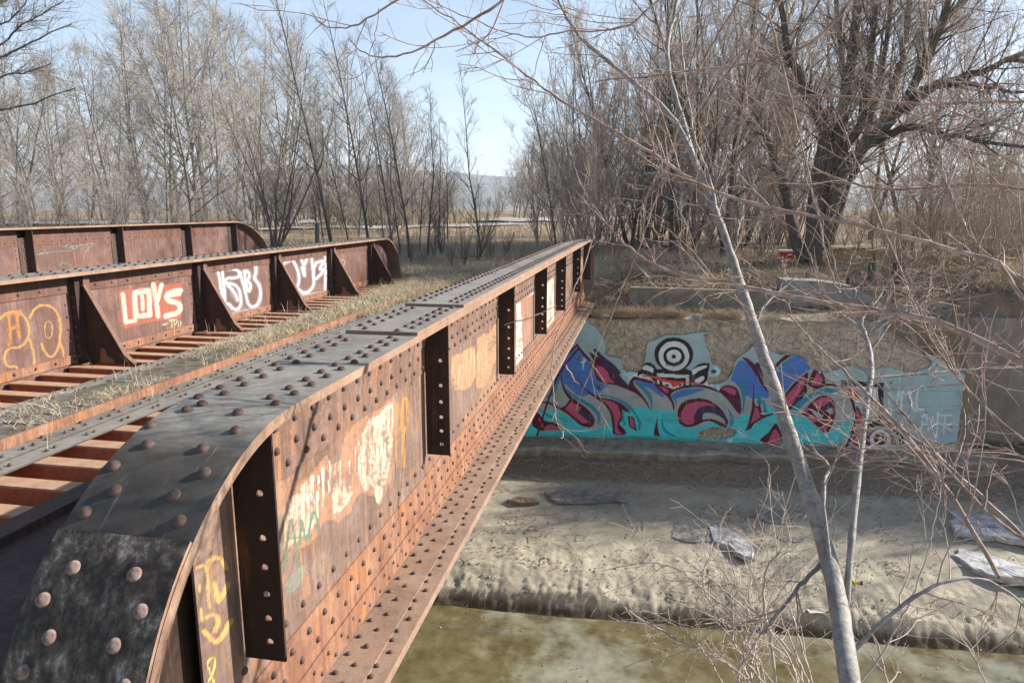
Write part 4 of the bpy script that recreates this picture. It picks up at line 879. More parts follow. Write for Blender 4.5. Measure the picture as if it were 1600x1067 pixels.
m.box(8.60, 8.62, float(yw(8.6))+.003, float(yw(8.6))+1.9, -6.9, float(tp[-1])-.01); m.box(-9, 8.6, float(yw(8.6))-.1, float(yw(8.6)), -6.9, -6.7) if False else None
part(m, 'wall_coping', C_FOOT, wall)
# footing ledge
fxs = np.arange(-6, 9.4, .05); n = len(fxs); fr = np.interp(fxs, [-6, 3.0, 4.2, 6.5, 7.2, 9.4], [.95, .92, .55, .42, .6, .7])*(.82+.4*fbm(fxs*1.3, fxs*0, 4, 51)) ; tpz = -6.56+.07*(fbm(fxs*1.5, fxs*0+9, 4, 52)-.5)-np.interp(fxs, [3, 4.2, 7], [0, .08, .05])
V = []
for i, x in enumerate(fxs):
    y = float(yw(x)); a = .06*(fbm(np.array([x*4]), np.array([3.]), 3, 5)[0]-.5)
    V += [(x, y+.02, tpz[i]+.03), (x, y-fr[i]*.5, tpz[i]+.01+a*.5), (x, y-fr[i]*.92, tpz[i]-.01), (x, y-fr[i], tpz[i]-.07), (x, y-fr[i]+.05+a, tpz[i]-.20), (x, y-fr[i]+.12+a*2, tpz[i]-.36), (x, y-fr[i]+.15, -7.2)]
m = MB().add(V, grid_faces(n, 7)[:, ::-1]); o = m.build('concrete_footing', C_FOOT, smooth=False); tag(o, 'rough crumbling concrete ledge along the foot of the painted wall', 'ledge')
# wing wall, back wall, slab
def slab(name, pts, thick, mat, label, cat, rough=.02, group=None):
    """upright concrete slab: outline pts [(x, z)] on plane y(x), thickness away from the creek"""
    m = MB(); p = np.array([(x, y, z) for x, y, z in pts]); m.prism(p, (0, thick, 0)); o = m.build(name, mat)
    b = o.modifiers.new('bevel', 'BEVEL'); b.width = .025; b.segments = 2; tag(o, label, cat, group); return o
slab('wing_wall', [(8.64, 21.9, -7.2), (13.2, 22.3, -7.2), (13.2, 22.3, -3.15), (8.64, 21.9, -3.05)], .5, C_WING, 'plain brown concrete wing wall set back beside the right end of the mural wall', 'wall')
slab('wing_wall', [(13.26, 21.6, -7.2), (22, 22.2, -7.2), (22, 22.2, -3.6), (13.26, 21.6, -3.4)], .6, C_WING, 'brown concrete wall stub at the right edge of the picture behind the thin branches', 'wall')
p = [on(983, 492, 1, 20.95), on(1236, 496, 1, 21.15), on(1236, 456, 1, 21.15), on(1178, 455, 1, 21.12), on(983, 449, 1, 20.95)]
slab('back_wall', [tuple(q-np.array([0, 0, .25*(i < 2)])) for i, q in enumerate(p)], .32, C_BLOCK, 'dark low concrete wall in the dry grass above the painted wall', 'wall')
p = [on(1225, 500, 1, 21.3), on(1372, 498, 1, 21.6), on(1366, 466, 1, 21.6), on(1330, 447, 1, 21.5), on(1285, 440, 1, 21.4), on(1222, 437, 1, 21.3)]
SP = [tuple(q-np.array([0, 0, .2*(i < 2)])) for i, q in enumerate(p)]
o = slab('concrete_slab', SP, .9, C_SLAB, 'grey broken concrete slab with pale violet scrawl, behind the slanting trunk', 'slab')
sg = []
for q in [[(1318,448),(1322,462),(1330,466)], [(1328,456),(1334,450),(1340,456),(1336,466)], [(1290,478),(1300,470),(1312,482)], [(1322,484),(1326,494)]]:
    sg.append((np.array([on(x, y, 1, 21.45)+np.array([0, -.02+.0016*(x-1290), 0]) for x, y in chaikin(q, 2, False)]), np.full(len(chaikin(q, 2, False)), .022)))
m = MB()
for q, r in sg: tubes(m, [(q, r)], 5)
G = flat('violet spray paint', (.45, .42, .52), .9); oo = part(m, 'scrawl', G, o)
oo.matrix_parent_inverse = Matrix()
# abutment under the near end
m = MB(); m.box(-9, -1.2, -2, 2.9, -8, -2.78); o = m.build('bridge_abutment', C_BLOCK); tag(o, 'concrete block carrying the near end of the girders', 'abutment')
# ---- ice, litter -----------------------------------------------------------
def chunk(name, px, thick, mat, label, cat, group=None, tilt=0.0, seed=0, lift=.02):
    """slab lying on the bank, outline given on the ground"""
    r = np.random.RandomState(seed); p = []
    for x, y in px:
        q = ray(x, y); t = 5.0
        for _ in range(40):
            P = q*(t/F); g = float(ground_z(P[0], P[1])); t += (P[2]-g)*1.1 if P[2] > g else (P[2]-g)*1.1
        p.append(q*(t/F))
    p = np.array(p); c = p.mean(0); p = np.vstack([a*(1-u)+b*u for a, b in zip(p, np.roll(p, -1, 0)) for u in (0, .25, .5, .75)]); sz = np.linalg.norm(p-c, axis=1).mean(); p += r.normal(0, .045*sz, p.shape)*[1, 1, 0]
    zb = float(np.max(ground_z(p[:, 0], p[:, 1])))-.11
    p[:, 2] = zb+lift+tilt*(p[:, 1]-c[1]); n = len(p)
    m = MB(); rings = []
    for s, h in [(1.0, 0), (.99, thick*.45), (1.0, thick*.8), (.95, thick*.9), (.6, thick*.85), (.3, thick*.92)]:
        q = c+(p-c)*s; q[:, 2] = p[:, 2]+h+r.uniform(-1, 1, n)*thick*.08; q[:, :2] += r.normal(0, .012*sz, (n, 2)); rings.append(q)
    V = np.stack(rings, 0); k = len(rings); f = []
    for i in range(k-1):
        for j in range(n): f.append((i*n+j, i*n+(j+1) % n, (i+1)*n+(j+1) % n, (i+1)*n+j))
    m.add(V.reshape(-1, 3), f); m.v.append(V[-1].mean(0)[None]); t = m.n; m.n += 1; m.f.append(np.array([((k-1)*n+j, (k-1)*n+(j+1) % n, t) for j in range(n)])); m.mi.append(np.zeros(n))
    m.fix = True; o = m.build(name, mat, smooth=False); tag(o, label, cat, group); return o
chunk('ice_slab', [(1482,828),(1490,800),(1560,815),(1625,838),(1630,862),(1560,850),(1500,842)], .16, I_WHITE, 'upper white ice slab lying on the mud at the right edge of the bank', 'ice slab', 'ice slabs on the bank', 0, 1)
chunk('ice_slab', [(1486,868),(1500,858),(1560,872),(1630,905),(1630,930),(1560,915),(1520,895)], .12, I_WHITE, 'lower white ice slab on the bank nearest the water at the right', 'ice slab', 'ice slabs on the bank', 0, 2)
chunk('ice_slab', [(1106,826),(1118,818),(1140,826),(1170,850),(1182,872),(1160,882),(1138,860),(1118,850)], .11, I_WHITE, 'small upright-edged pale ice slab beside the grey one, left of the slanting trunk', 'ice slab', 'ice slabs on the bank', 0, 3)
chunk('ice_slab', [(1046,830),(1062,815),(1105,822),(1115,845),(1080,850),(1050,842)], .1, I_GREY, 'flat muddy grey ice slab touching the small pale one', 'ice slab', 'ice slabs on the bank', 0, 4)
chunk('ice_slab', [(1178,808),(1190,796),(1240,797),(1262,808),(1235,820),(1200,818)], .09, I_GREY, 'grey ice slab on the mud right behind the slanting trunk', 'ice slab', 'ice slabs on the bank', 0, 5)
chunk('ice_slab', [(850,772),(880,766),(950,768),(972,772),(985,788),(960,784),(900,790),(862,784)], .08, I_GREY, 'long muddy ice slab with a dark undercut, near the girder', 'ice slab', 'ice slabs on the bank', 0, 6, .05)
chunk('ice_slab', [(1210,838),(1225,828),(1262,834),(1255,848),(1225,846)], .08, I_GREY, 'little muddy ice slab directly beside the slanting trunk', 'ice slab', 'ice slabs on the bank', 0, 7)
chunk('mud_lump', [(792,786),(806,776),(830,778),(842,788),(815,792)], .12, M_GROUND, 'tan lump of dried mud on the bank close to the girder', 'mud lump', None, 0, 8)
chunk('paper_sheet', [(1258,945),(1282,943),(1288,958),(1264,962)], .012, P_PAPER, 'square grey sheet of paper lying on the bank by the split trunk', 'paper', None, 0, 9, .03)
chunk('paper_scrap', [(947,802),(956,797),(960,799),(951,805)], .012, P_WHITE, 'tiny white scrap on the shaded mud', 'litter', None, 0, 10, .03)
can = empty('drink_can', tuple(on(1340, 914, 2, -7.25))); tag(can, 'crushed yellow and navy can on the bank right of the forked trunk', 'can')
for nm, a, b, mt in [('can_body', -.09, .03, P_YEL), ('can_end', .031, .09, P_NAVY)]:
    m = MB(); tubes(m, [(np.array([(a, 0, .05), ((a+b)/2, 0.01, .052), (b, 0, .05)]), np.array([.045, .04, .045]))], 12); o = m.build(nm, mt, can, smooth=True)
    m2 = None
# cooler
cp = on(1228, 398, 1, 27.0); cz = float(ground_z(cp[0], 27.0))-.02
cool = empty('cooler', (cp[0], 27.0, cz)); tag(cool, 'small red cooler with a white lid on the leaf litter beside the big tree', 'cooler')
def bev(mb, name, mat, parent, w=.02):
    o = mb.build(name, mat, parent); b = o.modifiers.new('bevel', 'BEVEL'); b.width = w; b.segments = 3; return o
V = [(-.24, -.15, .02), (.24, -.15, .02), (.24, .15, .02), (-.24, .15, .02), (-.27, -.17, .36), (.27, -.17, .36), (.27, .17, .36), (-.27, .17, .36)]
bev(MB().add(V, [(3, 2, 1, 0), (4, 5, 6, 7), (0, 1, 5, 4), (1, 2, 6, 5), (2, 3, 7, 6), (3, 0, 4, 7)]), 'cooler_body', P_RED, cool)
bev(MB().box(-.28, .28, -.18, .18, .362, .44), 'cooler_lid', P_WHITE, cool)
m = MB(); tubes(m, [(np.array([(-.285, -.02, .3), (-.31, -.02, .28), (-.31, -.1, .22), (-.285, -.1, .2)]), np.full(4, .012))], 6); m.build('handle', P_WHITE, cool)
# stumps and posts on the bank top
def stump(x, y, Y, w_, h, label, mat=B_COT):
    X = gx(x, Y, -2.0); z = float(ground_z(X, Y)); m = MB(); ks = 12
    pts = np.array([(0, 0, -.1), (0, 0, .05), (.01, 0, h*.6), (.015, 0, h)]); tubes(m, [(pts, np.array([w_*1.25, w_*1.1, w_, w_*.95]))], ks); b = m.n
    m.v.append(np.array([(.015, 0, h+.01)])); m.n += 1; m.f.append(np.array([(3*ks+j, 3*ks+(j+1) % ks, b) for j in range(ks)])); m.mi.append(np.ones(ks))
    o = m.build('tree_stump', [mat, B_FAR], smooth=False); o.location = (X, Y, z); tag(o, label, 'stump'); return o
stump(1362, 400, 23.6, .13, .62, 'narrow grey stump in the dry grass right of the big tree'); stump(1403, 400, 23.4, .19, .7, 'wide dark stump beside the narrow one on the bank top'); stump(1326, 428, 22.4, .06, .34, 'short thin stump poking up behind the broken slab')
def post(x, Y, h, w_, label, mat=P_POST):
    X = gx(x, Y, -1.8); z = float(ground_z(X, Y)); m = MB(); m.box(-w_, w_, -w_, w_, -.1, h); o = bev(m, 'fence_post', mat, None, .008); o.location = (X, Y, z); o.rotation_euler = (.02, .03, .3); tag(o, label, 'post'); return o
post(496, 31, 1.05, .09, 'square dark post behind the lettered girder'); post(430, 30, .75, .06, 'thin post left of the square one, behind the lettered girder'); post(1262, 22.3, .5, .05, 'small leaning post by the broken concrete slab')
# ================================================================== TREES
def grow(rng, p, d, L, r0, r1, n, wob, up):
    """one limb: n points from p along d (unit), bending up by 'up' and wandering by 'wob'"""
    P = [np.array(p, float)]; d = np.array(d, float); s = L/(n-1)
    for k in range(n-1):
        d = d + rng.normal(0, wob, 3) + np.array([0, 0, up]); d /= np.linalg.norm(d); P.append(P[-1]+d*s)
    t = np.linspace(0, 1, n); return np.array(P), r0+(r1-r0)*t**.8
def side(rng, d, ang):
    a = np.cross(d, rng.normal(0, 1, 3)); a /= np.linalg.norm(a)+1e-9; v = d*math.cos(ang)+a*math.sin(ang); return v/np.linalg.norm(v)
def at_(P, R, t):
    f = t*(len(P)-1); i = min(int(f), len(P)-2); u = f-i; d = P[i+1]-P[i]; return P[i]*(1-u)+P[i+1]*u, d/(np.linalg.norm(d)+1e-9), R[i]*(1-u)+R[i+1]*u
def tree_lines(seed, H, r, stems=1, lean=.06, n1=16, n2=7, n3=5, spread=.42, ang=.7, up=.10, t0=.2, wob=.05, tw=.0042, tl=.8, l1=None):
    rng = np.random.RandomState(seed); big = []; small = []
    for s in range(stems):
        a = rng.uniform(0, 6.28); ln = lean*rng.uniform(.5, 1.6)*(1 if stems == 1 else 3)
        d = np.array([math.cos(a)*ln, math.sin(a)*ln, 1]); d /= np.linalg.norm(d); h = H*rng.uniform(.72, 1) if s else H
        S, SR = grow(rng, (rng.uniform(-.12, .12)*(stems > 1), rng.uniform(-.12, .12)*(stems > 1), -.15), d, h, r*(1 if stems == 1 else .75), r*.1, 14, wob*.7, .03); big.append((S, SR))
        for k in range(n1):
            t = t0+(1-t0)*((k+rng.uniform(0, 1))/n1)**.9; t = min(t, .98); p, dd, rr = at_(S, SR, t)
            L = h*spread*(1-t*.78)*rng.uniform(.55, 1.15); B, BR_ = grow(rng, p, side(rng, dd, ang*rng.uniform(.7, 1.25)), L, max(rr*.55, .009), .006, 9, wob*1.5, up); big.append((B, BR_))
            for j in range(n2):
                t2 = .18+.8*(j+rng.uniform(0, 1))/n2; p2, d2, r2 = at_(B, BR_, min(t2, .99)); L2 = L*.42*(1.15-t2*.7)*rng.uniform(.5, 1.2)+.15
                Cc, CR = grow(rng, p2, side(rng, d2, .62*rng.uniform(.7, 1.3)), L2, max(r2*.5, .0065), tw, 6, wob*2, up*.8); small.append((Cc, CR))
                for q in range(n3):
                    t3 = .15+.85*rng.uniform(0, 1); p3, d3, r3_ = at_(Cc, CR, min(t3, .99)); L3 = tl*rng.uniform(.35, 1.1)*min(1, .35+L2*.5)
                    T_, TR = grow(rng, p3, side(rng, d3, .55*rng.uniform(.6, 1.4)), L3, tw, tw*.55, 4, wob*2.4, up*.7); small.append((T_, TR))
    return big, small
def make_tree(name, big, small, mb_, mt_, k=6):
    """hidden prototype meshes"""
    m = MB(); tubes(m, big, k); a = m.build('trunk', mb_, None, smooth=True); m = MB(); tubes(m, small, 3); b = m.build('crown', mt_, None)
    me = (a.data, b.data); bpy.data.objects.remove(a); bpy.data.objects.remove(b); return me
def place(name, me, x, y, z, rot, sc, label, cat, group):
    e = empty(name, (x, y, z)); e.rotation_euler = (0, 0, rot); e.scale = sc if isinstance(sc, tuple) else (sc, sc, sc); tag(e, label, cat, group)
    for nm, d in zip(('trunk', 'crown'), me):
        o = bpy.data.objects.new(nm, d); COL.objects.link(o); o.parent = e
    return e
rp = random.Random(21)
KF = [make_tree('t', *tree_lines(100+i, 11, .12, 1+i % 2, .07, 24-8*(i % 2), 7, 6, .56, .85, .055, .1, .06, .0062, 1.2), B_FAR, B_TWIG) for i in range(5)]
KS = [make_tree('t', *tree_lines(200+i, 6.5, .06, 6, .15, 12, 6, 5, .46, .75, .06, .06, .07, .0055, .9), B_FAR, B_TWIG) for i in range(3)]
KD = [make_tree('t', *tree_lines(300+i, 10, .075, 1, .05, 24, 6, 4, .33, .75, .08, .12, .06, .0036, .7), B_DARK, B_DTWIG) for i in range(4)]
KM = [make_tree('t', *tree_lines(330+i, 7.5, .075, 6, .14, 11, 5, 5, .34, .6, .10, .15, .05, .0042, .7), B_DARK, B_DTWIG) for i in range(2)]
KB = [make_tree('t', *tree_lines(400+i, 7.5, .055, 6, .12, 11, 5, 4, .4, .7, .06, .05, .07, .0048, .9), B_BRN, B_BTWIG) for i in range(4)]
KT = [make_tree('t', *tree_lines(500+i, 14, .17, 2, .08, 17, 7, 6, .5, .7, .06, .15, .06, .0055, 1.2), B_COT, B_BTWIG) for i in range(3)]
def col(name, ks, x, Y, H0, H, label, cat, group, sx=1.0):
    X = gx(x, Y, -1.6); z = float(ground_z(X, Y)); s = H/H0
    return place(name, rp.choice(ks), X, Y, z, rp.uniform(0, 6.28), (s*sx, s*sx, s), label, cat, group)
def Htop(ytop, Y): return Y*(326-ytop)/1109+1.7
# wood on the left, row by row (top of crown in the photo, distance)
LW_ = 'bare pale grey tree in the wood beyond the farthest girder'
tops = lambda x: float(np.interp(x, [-120, 0, 60, 130, 190, 240, 300, 350, 420, 480, 540, 600, 660, 700], [20, 10, 20, 50, 30, -20, -70, -50, 10, 40, 70, 95, 120, 190]))
for k in range(29):
    x = -180+k*30+rp.uniform(-14, 14); Y = rp.uniform(44, 62); 
    if x > 690: break
    col('bare_tree', KF, x, Y, 11, Htop(tops(x)+rp.uniform(5, 60), Y), LW_, 'tree', 'pale bare trees of the wood')
for k in range(18):
    x = -150+k*47+rp.uniform(-20, 20); Y = rp.uniform(64, 84)
    col('bare_tree', KF, x, Y, 11, Htop(tops(x)+rp.uniform(10, 90), Y), LW_, 'tree', 'pale bare trees of the wood')
for k in range(11):
    x = -100+k*50+rp.uniform(-14, 14); Y = rp.uniform(33, 42)
    if x > 420: break
    col('bare_tree', KF, x, Y, 11, Htop(tops(x)+rp.uniform(60, 170), Y), LW_, 'tree', 'pale bare trees of the wood', .85)
for k in range(15):
    x = -100+k*36+rp.uniform(-14, 14); Y = rp.uniform(30, 40)
    if 400 < x < 480: continue
    col('bare_shrub', KS, x, Y, 6.5, rp.uniform(3.2, 5.5), 'bare many-stemmed grey shrub at the foot of the wood', 'shrub', 'bare shrubs along the wood')
# distant wood closing the gap
for k in range(30):
    x = 600+k*14+rp.uniform(-8, 8); Y = rp.uniform(120, 190)
    col('bare_tree', KF, x, Y, 11, rp.uniform(5.5, 9) if x < 790 else rp.uniform(8, 14), 'small far-off bare tree past the gravel road', 'tree', 'far-off trees past the road', 1.5)
for k in range(12):
    x = 800+k*12+rp.uniform(-6, 6); Y = rp.uniform(60, 95)
    col('bare_tree', KF, x, Y, 11, Htop(rp.uniform(190, 250), Y), 'greyish bare tree behind the right end of the gravel road', 'tree', 'trees behind the road end', 1.2)
# saplings standing beyond the bridge end
SL = ['slim dark sapling just right of the middle girder end, tallest of its clump', 'slim dark sapling with a forked top above the middle girder', 'slender sapling rising over the rounded girder end', 'thin sapling in the clump right of the rounded girder end', 'thin leaning sapling at the right side of the clump', 'lone slim sapling between the middle girder and the near girder, against the sky', 'short sapling beside the gravel road', 'thin pole-like sapling left of the thicket', 'tall thin sapling at the thicket edge']
for (x, Y, yt), lb in zip([(520, 29, -70), (578, 28, -20), (612, 33, 60), (640, 26.5, 30), (668, 27, 120), (752, 26, 110), (700, 36, 190), (872, 27, 120), (905, 30, 60)], SL):
    col('sapling', KD, x, Y, 10, Htop(yt, Y), lb, 'tree', None)
for x, Y, yt in [(545, 31, 120), (625, 30, 150), (655, 29, 160), (685, 31, 180), (600, 36, 140), (505, 34, 130), (560, 38, 100), (715, 40, 215)]:
    col('sapling', KD, x, Y, 10, Htop(yt, Y), 'thin dark sapling among the clump beyond the middle girder', 'tree', 'thin saplings beyond the bridge', .8)
col('bare_shrub', KM, 428, 28.5, 7.5, Htop(70, 28.5), 'wide-fanning dark multi-stemmed tree behind the middle girder', 'tree', None, 1.0)
col('bare_shrub', KM, 745, 25.5, 7.5, 3.2, 'low dark many-stemmed bush around the lone sapling', 'shrub', None, .9)
for x in (608, 622, 640, 660, 676, 705, 725, 765, 790, 812):
    col('bare_shrub', KM, x+rp.uniform(-4, 4), rp.uniform(22.8, 27), 7.5, rp.uniform(.9, 1.8), 'knee-high dark bush in the grass beyond the end of the middle girder', 'shrub', 'low bushes beyond the bridge end', 1.2)
col('bare_shrub', KM, 690, 27, 7.5, 2.6, 'low dark bush at the right foot of the sapling clump', 'shrub', None, 1.2)
# brown thicket right of the bridge end
for k in range(22):
    x = 838+k*19.5+rp.uniform(-8, 8); Y = rp.uniform(24.5, 36)
    if abs(x-1275) < 22 and Y < 28: Y += 6
    col('thicket_shrub', KB, x, Y, 7.5, Htop(rp.uniform(70, 250), Y), 'brown bare thicket shrub with many upright stems right of the bridge end', 'shrub', 'thicket right of the bridge', .8)
for k in range(17):
    x = 1300+k*21+rp.uniform(-8, 8); Y = rp.uniform(25, 36)
    col('thicket_shrub', KB, x, Y, 7.5, rp.uniform(1.5, 3.0)+(1.3 if x > 1500 else 0), 'low brown bare shrub on the bank right of the big tree', 'shrub', 'low shrubs right of the big tree', 1.1)
for k in range(12):
    x = 900+k*31+rp.uniform(-9, 9); Y = rp.uniform(27, 35)
    if abs(x-1275) < 30 and Y < 29: Y += 4
    col('thicket_shrub', KB, x, Y, 7.5, Htop(rp.uniform(-40, 120), Y), 'tall brown bare thicket tree with arching upright stems behind the lower shrubs', 'tree', 'taller trees of the thicket', .75)
for x, Y, yt, lb in [(985, 33, -10, 'tall bare dark tree behind the thicket, nearest the bridge'), (1050, 29, -120, 'large bare tree in the middle of the thicket with a crown reaching the picture top'), (1130, 28, -150, 'large bare tree between the thicket middle and the big spreading tree'), (1420, 33, -60, 'bare tree behind the right limbs of the big spreading tree'), (1085, 31, -90, 'tall bare dark tree behind the middle of the thicket'), (1165, 34, -120, 'tall bare dark tree just left of the big spreading tree'), (1215, 40, -60, 'dark bare tree directly behind the big spreading tree'), (1030, 42, 20, 'bare dark tree deep behind the thicket'), (935, 38, 60, 'bare dark tree rising behind the far end of the near girder'), (1500, 45, 80, 'bare dark tree behind the low shrubs at the right'), (1590, 36, 30, 'bare dark tree at the right edge of the picture')]:
    col('bare_tree', KT, x, Y, 14, Htop(yt, Y), lb, 'tree', None)
for k in range(9):
    x = 1395+k*26+rp.uniform(-9, 9); Y = rp.uniform(24.5, 33)
    col('thicket_shrub', KB, x, Y, 7.5, rp.uniform(3.2, 6), 'taller brown bare shrub at the far right behind the stumps', 'shrub', 'taller shrubs at the far right', .9)
for x, Y, yt in [(1010, 37, -40), (1110, 38, -60), (1190, 36, -80), (1300, 37, -60), (1360, 41, -20), (1455, 39, 20), (1545, 42, 40), (1060, 44, 0)]:
    col('bare_tree', KT, x, Y, 14, Htop(yt, Y), 'bare brown tree in the back rows behind the big spreading tree', 'tree', 'back-row trees on the right bank')
for k in range(12):
    x = 1330+k*26+rp.uniform(-10, 10); Y = rp.uniform(70, 110)
    col('bare_tree', KF, x, Y, 11, Htop(rp.uniform(220, 290), Y), 'distant bare tree line seen low behind the right bank', 'tree', 'distant trees at right', 1.6)
# the brush of the right bank goes on past the frame and shades the mud
for k in range(46):
    X = 14.5+k*.36+rp.uniform(-.3, .3); Y = 22.6+rp.uniform(0, 1.6); h = rp.uniform(4.2, 5.6)
    place('thicket_shrub', rp.choice(KS), X, Y, float(ground_z(X, Y)), rp.uniform(0, 6.28), (h/6.5*1.1, h/6.5*1.1, h/6.5), 'tall bare shrub on the right bank beyond the edge of the picture', 'shrub', 'shrubs past the right edge')
# undergrowth closing the wood
for k in range(66):
    x = 430+k*5.6+rp.uniform(-8, 8); Y = rp.uniform(40, 80)
    if 690 < x < 800 and Y < 75: continue
    col('bare_shrub', KS if k % 3 else KM, x, Y, 6.5, rp.uniform(3, 5.5) if x < 690 else rp.uniform(2, 3.2), 'bare shrub beyond the bridge end, in front of the gravel road', 'shrub', 'pale shrubs by the road', 1.2)
# the big spreading tree
rng = np.random.RandomState(77)
def limb(pts, w0, w1, Y0, Y1=None, n=14):
    Y1 = Y0 if Y1 is None else Y1; q = chaikin(np.array(pts, float), 2, False); t = np.linspace(0, 1, n); s = np.linspace(0, 1, len(q))
    q = np.stack([np.interp(t, s, q[:, 0]), np.interp(t, s, q[:, 1])], -1); P = []; R = []
    for (x, y), u in zip(q, t):
        Y = Y0+(Y1-Y0)*u; p = on(x, y, 1, Y); P.append(p); R.append((w0+(w1-w0)*u)/2*(p@FW)/F)
    P = np.array(P); P[1:-1] += rng.normal(0, .03, (n-2, 3)); return P, np.array(R)
TY = 25.7
L_ = [limb([(1272,412),(1270,394),(1276,330),(1292,248),(1318,195),(1329,112),(1337,44),(1345,-60)], 26, 12, TY, TY),
      limb([(1258,408),(1246,385),(1234,330),(1218,270),(1196,215),(1172,150)], 19, 7, TY, TY+1.2), limb([(1264,400),(1279,270),(1290,212),(1277,166),(1243,122),(1228,60),(1212,-40)], 22, 8, TY, TY-.8),
      limb([(1284,380),(1302,310),(1322,262),(1362,219),(1411,171),(1438,114),(1473,46),(1490,-40)], 21, 9, TY, TY-1.5), limb([(1412,176),(1452,136),(1522,118),(1600,82),(1690,50)], 15, 6, TY-.8, TY-2.5), limb([(1436,140),(1512,131),(1556,138),(1640,150)], 9, 4, TY-.8, TY-3),
      limb([(1345,232),(1395,205),(1430,197),(1512,219),(1620,232)], 15, 5, TY, TY-3.5), limb([(1290,392),(1312,330),(1336,262),(1352,228),(1376,135),(1390,44),(1398,-60)], 11, 7, TY, TY+1), limb([(1378,200),(1400,126),(1418,44),(1428,-60)], 13, 7, TY, TY+.5),
      limb([(1415,165),(1440,100),(1465,40),(1535,-20)], 14, 7, TY-.8, TY+.4), limb([(1268,402),(1284,330),(1304,262),(1312,225),(1322,150),(1310,60),(1302,-60)], 13, 7, TY, TY+1.6), limb([(1302,262),(1350,190),(1362,90),(1370,-50)], 14, 8, TY, TY-.6)]
sm = []; lm = []
for P_, R_ in L_:
    LL = np.linalg.norm(np.diff(P_, axis=0), axis=1).sum()
    for j in range(int(LL*4.4)):
        t = rng.uniform(.25, 1); p, d, r = at_(P_, R_, min(t, .99)); L1 = rng.uniform(.8, 2.6); Bq, Bw = grow(rng, p, side(rng, d, rng.uniform(.5, 1.0)), L1, min(r*.5, .03), .008, 8, .09, .03); lm.append((Bq, Bw))
        for i in range(8):
            p2, d2, r2 = at_(Bq, Bw, rng.uniform(.15, .99)); Cq, Cw = grow(rng, p2, side(rng, d2, .6), rng.uniform(.3, 1.2), .0075, .005, 6, .12, -.02); sm.append((Cq, Cw))
            for q in range(4):
                p3, d3, r3_ = at_(Cq, Cw, rng.uniform(.1, .99)); sm.append(grow(rng, p3, side(rng, d3, .6), rng.uniform(.2, .7), .005, .0032, 4, .12, -.03))
cx = gx(1272, TY); e = empty('cottonwood_tree', (cx, TY, float(ground_z(cx, TY)))); tag(e, 'big spreading bare tree with several thick dark limbs forking low above the bank', 'tree')
m = MB(); tubes(m, L_, 10); part(m, 'trunk', B_COT, e, smooth=True); m = MB(); tubes(m, lm, 5); part(m, 'limb', B_COT, e, smooth=True); m = MB(); tubes(m, sm, 3); part(m, 'crown', B_BTWIG, e)
rng = np.random.RandomState(12); CY_ = 23.0
cb = [limb([(-120,470),(-118,300),(-110,120),(-90,-60)], 26, 12, CY_, CY_), limb([(-112,190),(-60,118),(0,92),(55,62),(112,38)], 6, 1.6, CY_, CY_+1), limb([(-100,60),(-40,50),(0,42),(36,14),(60,-30)], 3.5, 1.4, CY_, CY_-1), limb([(-114,250),(-60,190),(0,172),(60,160),(118,138)], 5, 1.6, CY_, CY_-.5), limb([(-110,110),(-50,40),(0,10),(30,-40)], 5, 2, CY_, CY_+.6), limb([(-40,105),(10,60),(60,22),(100,2)], 3.5, 1.4, CY_+.5, CY_+.8), limb([(-60,190),(-10,120),(40,112),(80,100)], 3.5, 1.4, CY_, CY_+.4)]
sm = []; lm = []
for P_, R_ in cb[1:]:
    for j in range(32):
        p, d, r = at_(P_, R_, rng.uniform(.3, .99)); q = grow(rng, p, side(rng, d, rng.uniform(.4, .8)), rng.uniform(.5, 1.5), min(r*.5, .014), .005, 7, .1, .02); lm.append(q)
        for i in range(6): p2, d2, r2 = at_(*q, rng.uniform(.15, .99)); sm.append(grow(rng, p2, side(rng, d2, .6), rng.uniform(.2, .7), .005, .003, 5, .12, .01))
cx = gx(-120, CY_); e = empty('bare_tree', (cx, CY_, float(ground_z(cx, CY_)))); tag(e, 'dark bare tree at the left edge whose limbs reach into the top corner', 'tree')
m = MB(); tubes(m, cb, 8); part(m, 'trunk', B_DARK, e, smooth=True); m = MB(); tubes(m, lm+sm, 4); part(m, 'crown', B_DTWIG, e)
# ---- near trees ----------------------------------------------------------------
rng = np.random.RandomState(5)
def near(pts, w0, w1, d0, d1, n=None):
    """limb traced at its own distance: pts photo positions, widths and distances run from d0 to d1"""
    q = chaikin(np.array(pts, float), 2, False); n = n or max(8, len(q)); t = np.linspace(0, 1, n); s = np.linspace(0, 1, len(q))
    q = np.stack([np.interp(t, s, q[:, 0]), np.interp(t, s, q[:, 1])], -1); dd = d0+(d1-d0)*t
    n2 = max(n, int(np.linalg.norm(np.diff(q, axis=0), axis=1).sum()/14)+2); tt = np.linspace(0, 1, n2); q = np.stack([np.interp(tt, t, q[:, 0]), np.interp(tt, t, q[:, 1])], -1); dd = np.interp(tt, t, dd)
    w = w0+(w1-w0)*tt; kn = rng.normal(0, 1, n2); am = np.clip(9/(w+3), .25, 1.3); P = np.array([deep(x, y, d) for (x, y), d in zip(q, dd)]); P[1:-1] += rng.normal(0, 1, (n2-2, 3))*(am[1:-1]*.8*dd[1:-1]/F)[:, None]
    return P, w*np.where(w > 20, .76, .66)/2*dd/F*(1+.10*np.clip(kn, -.6, 2.2)*np.where(w < 20, 1, .35))
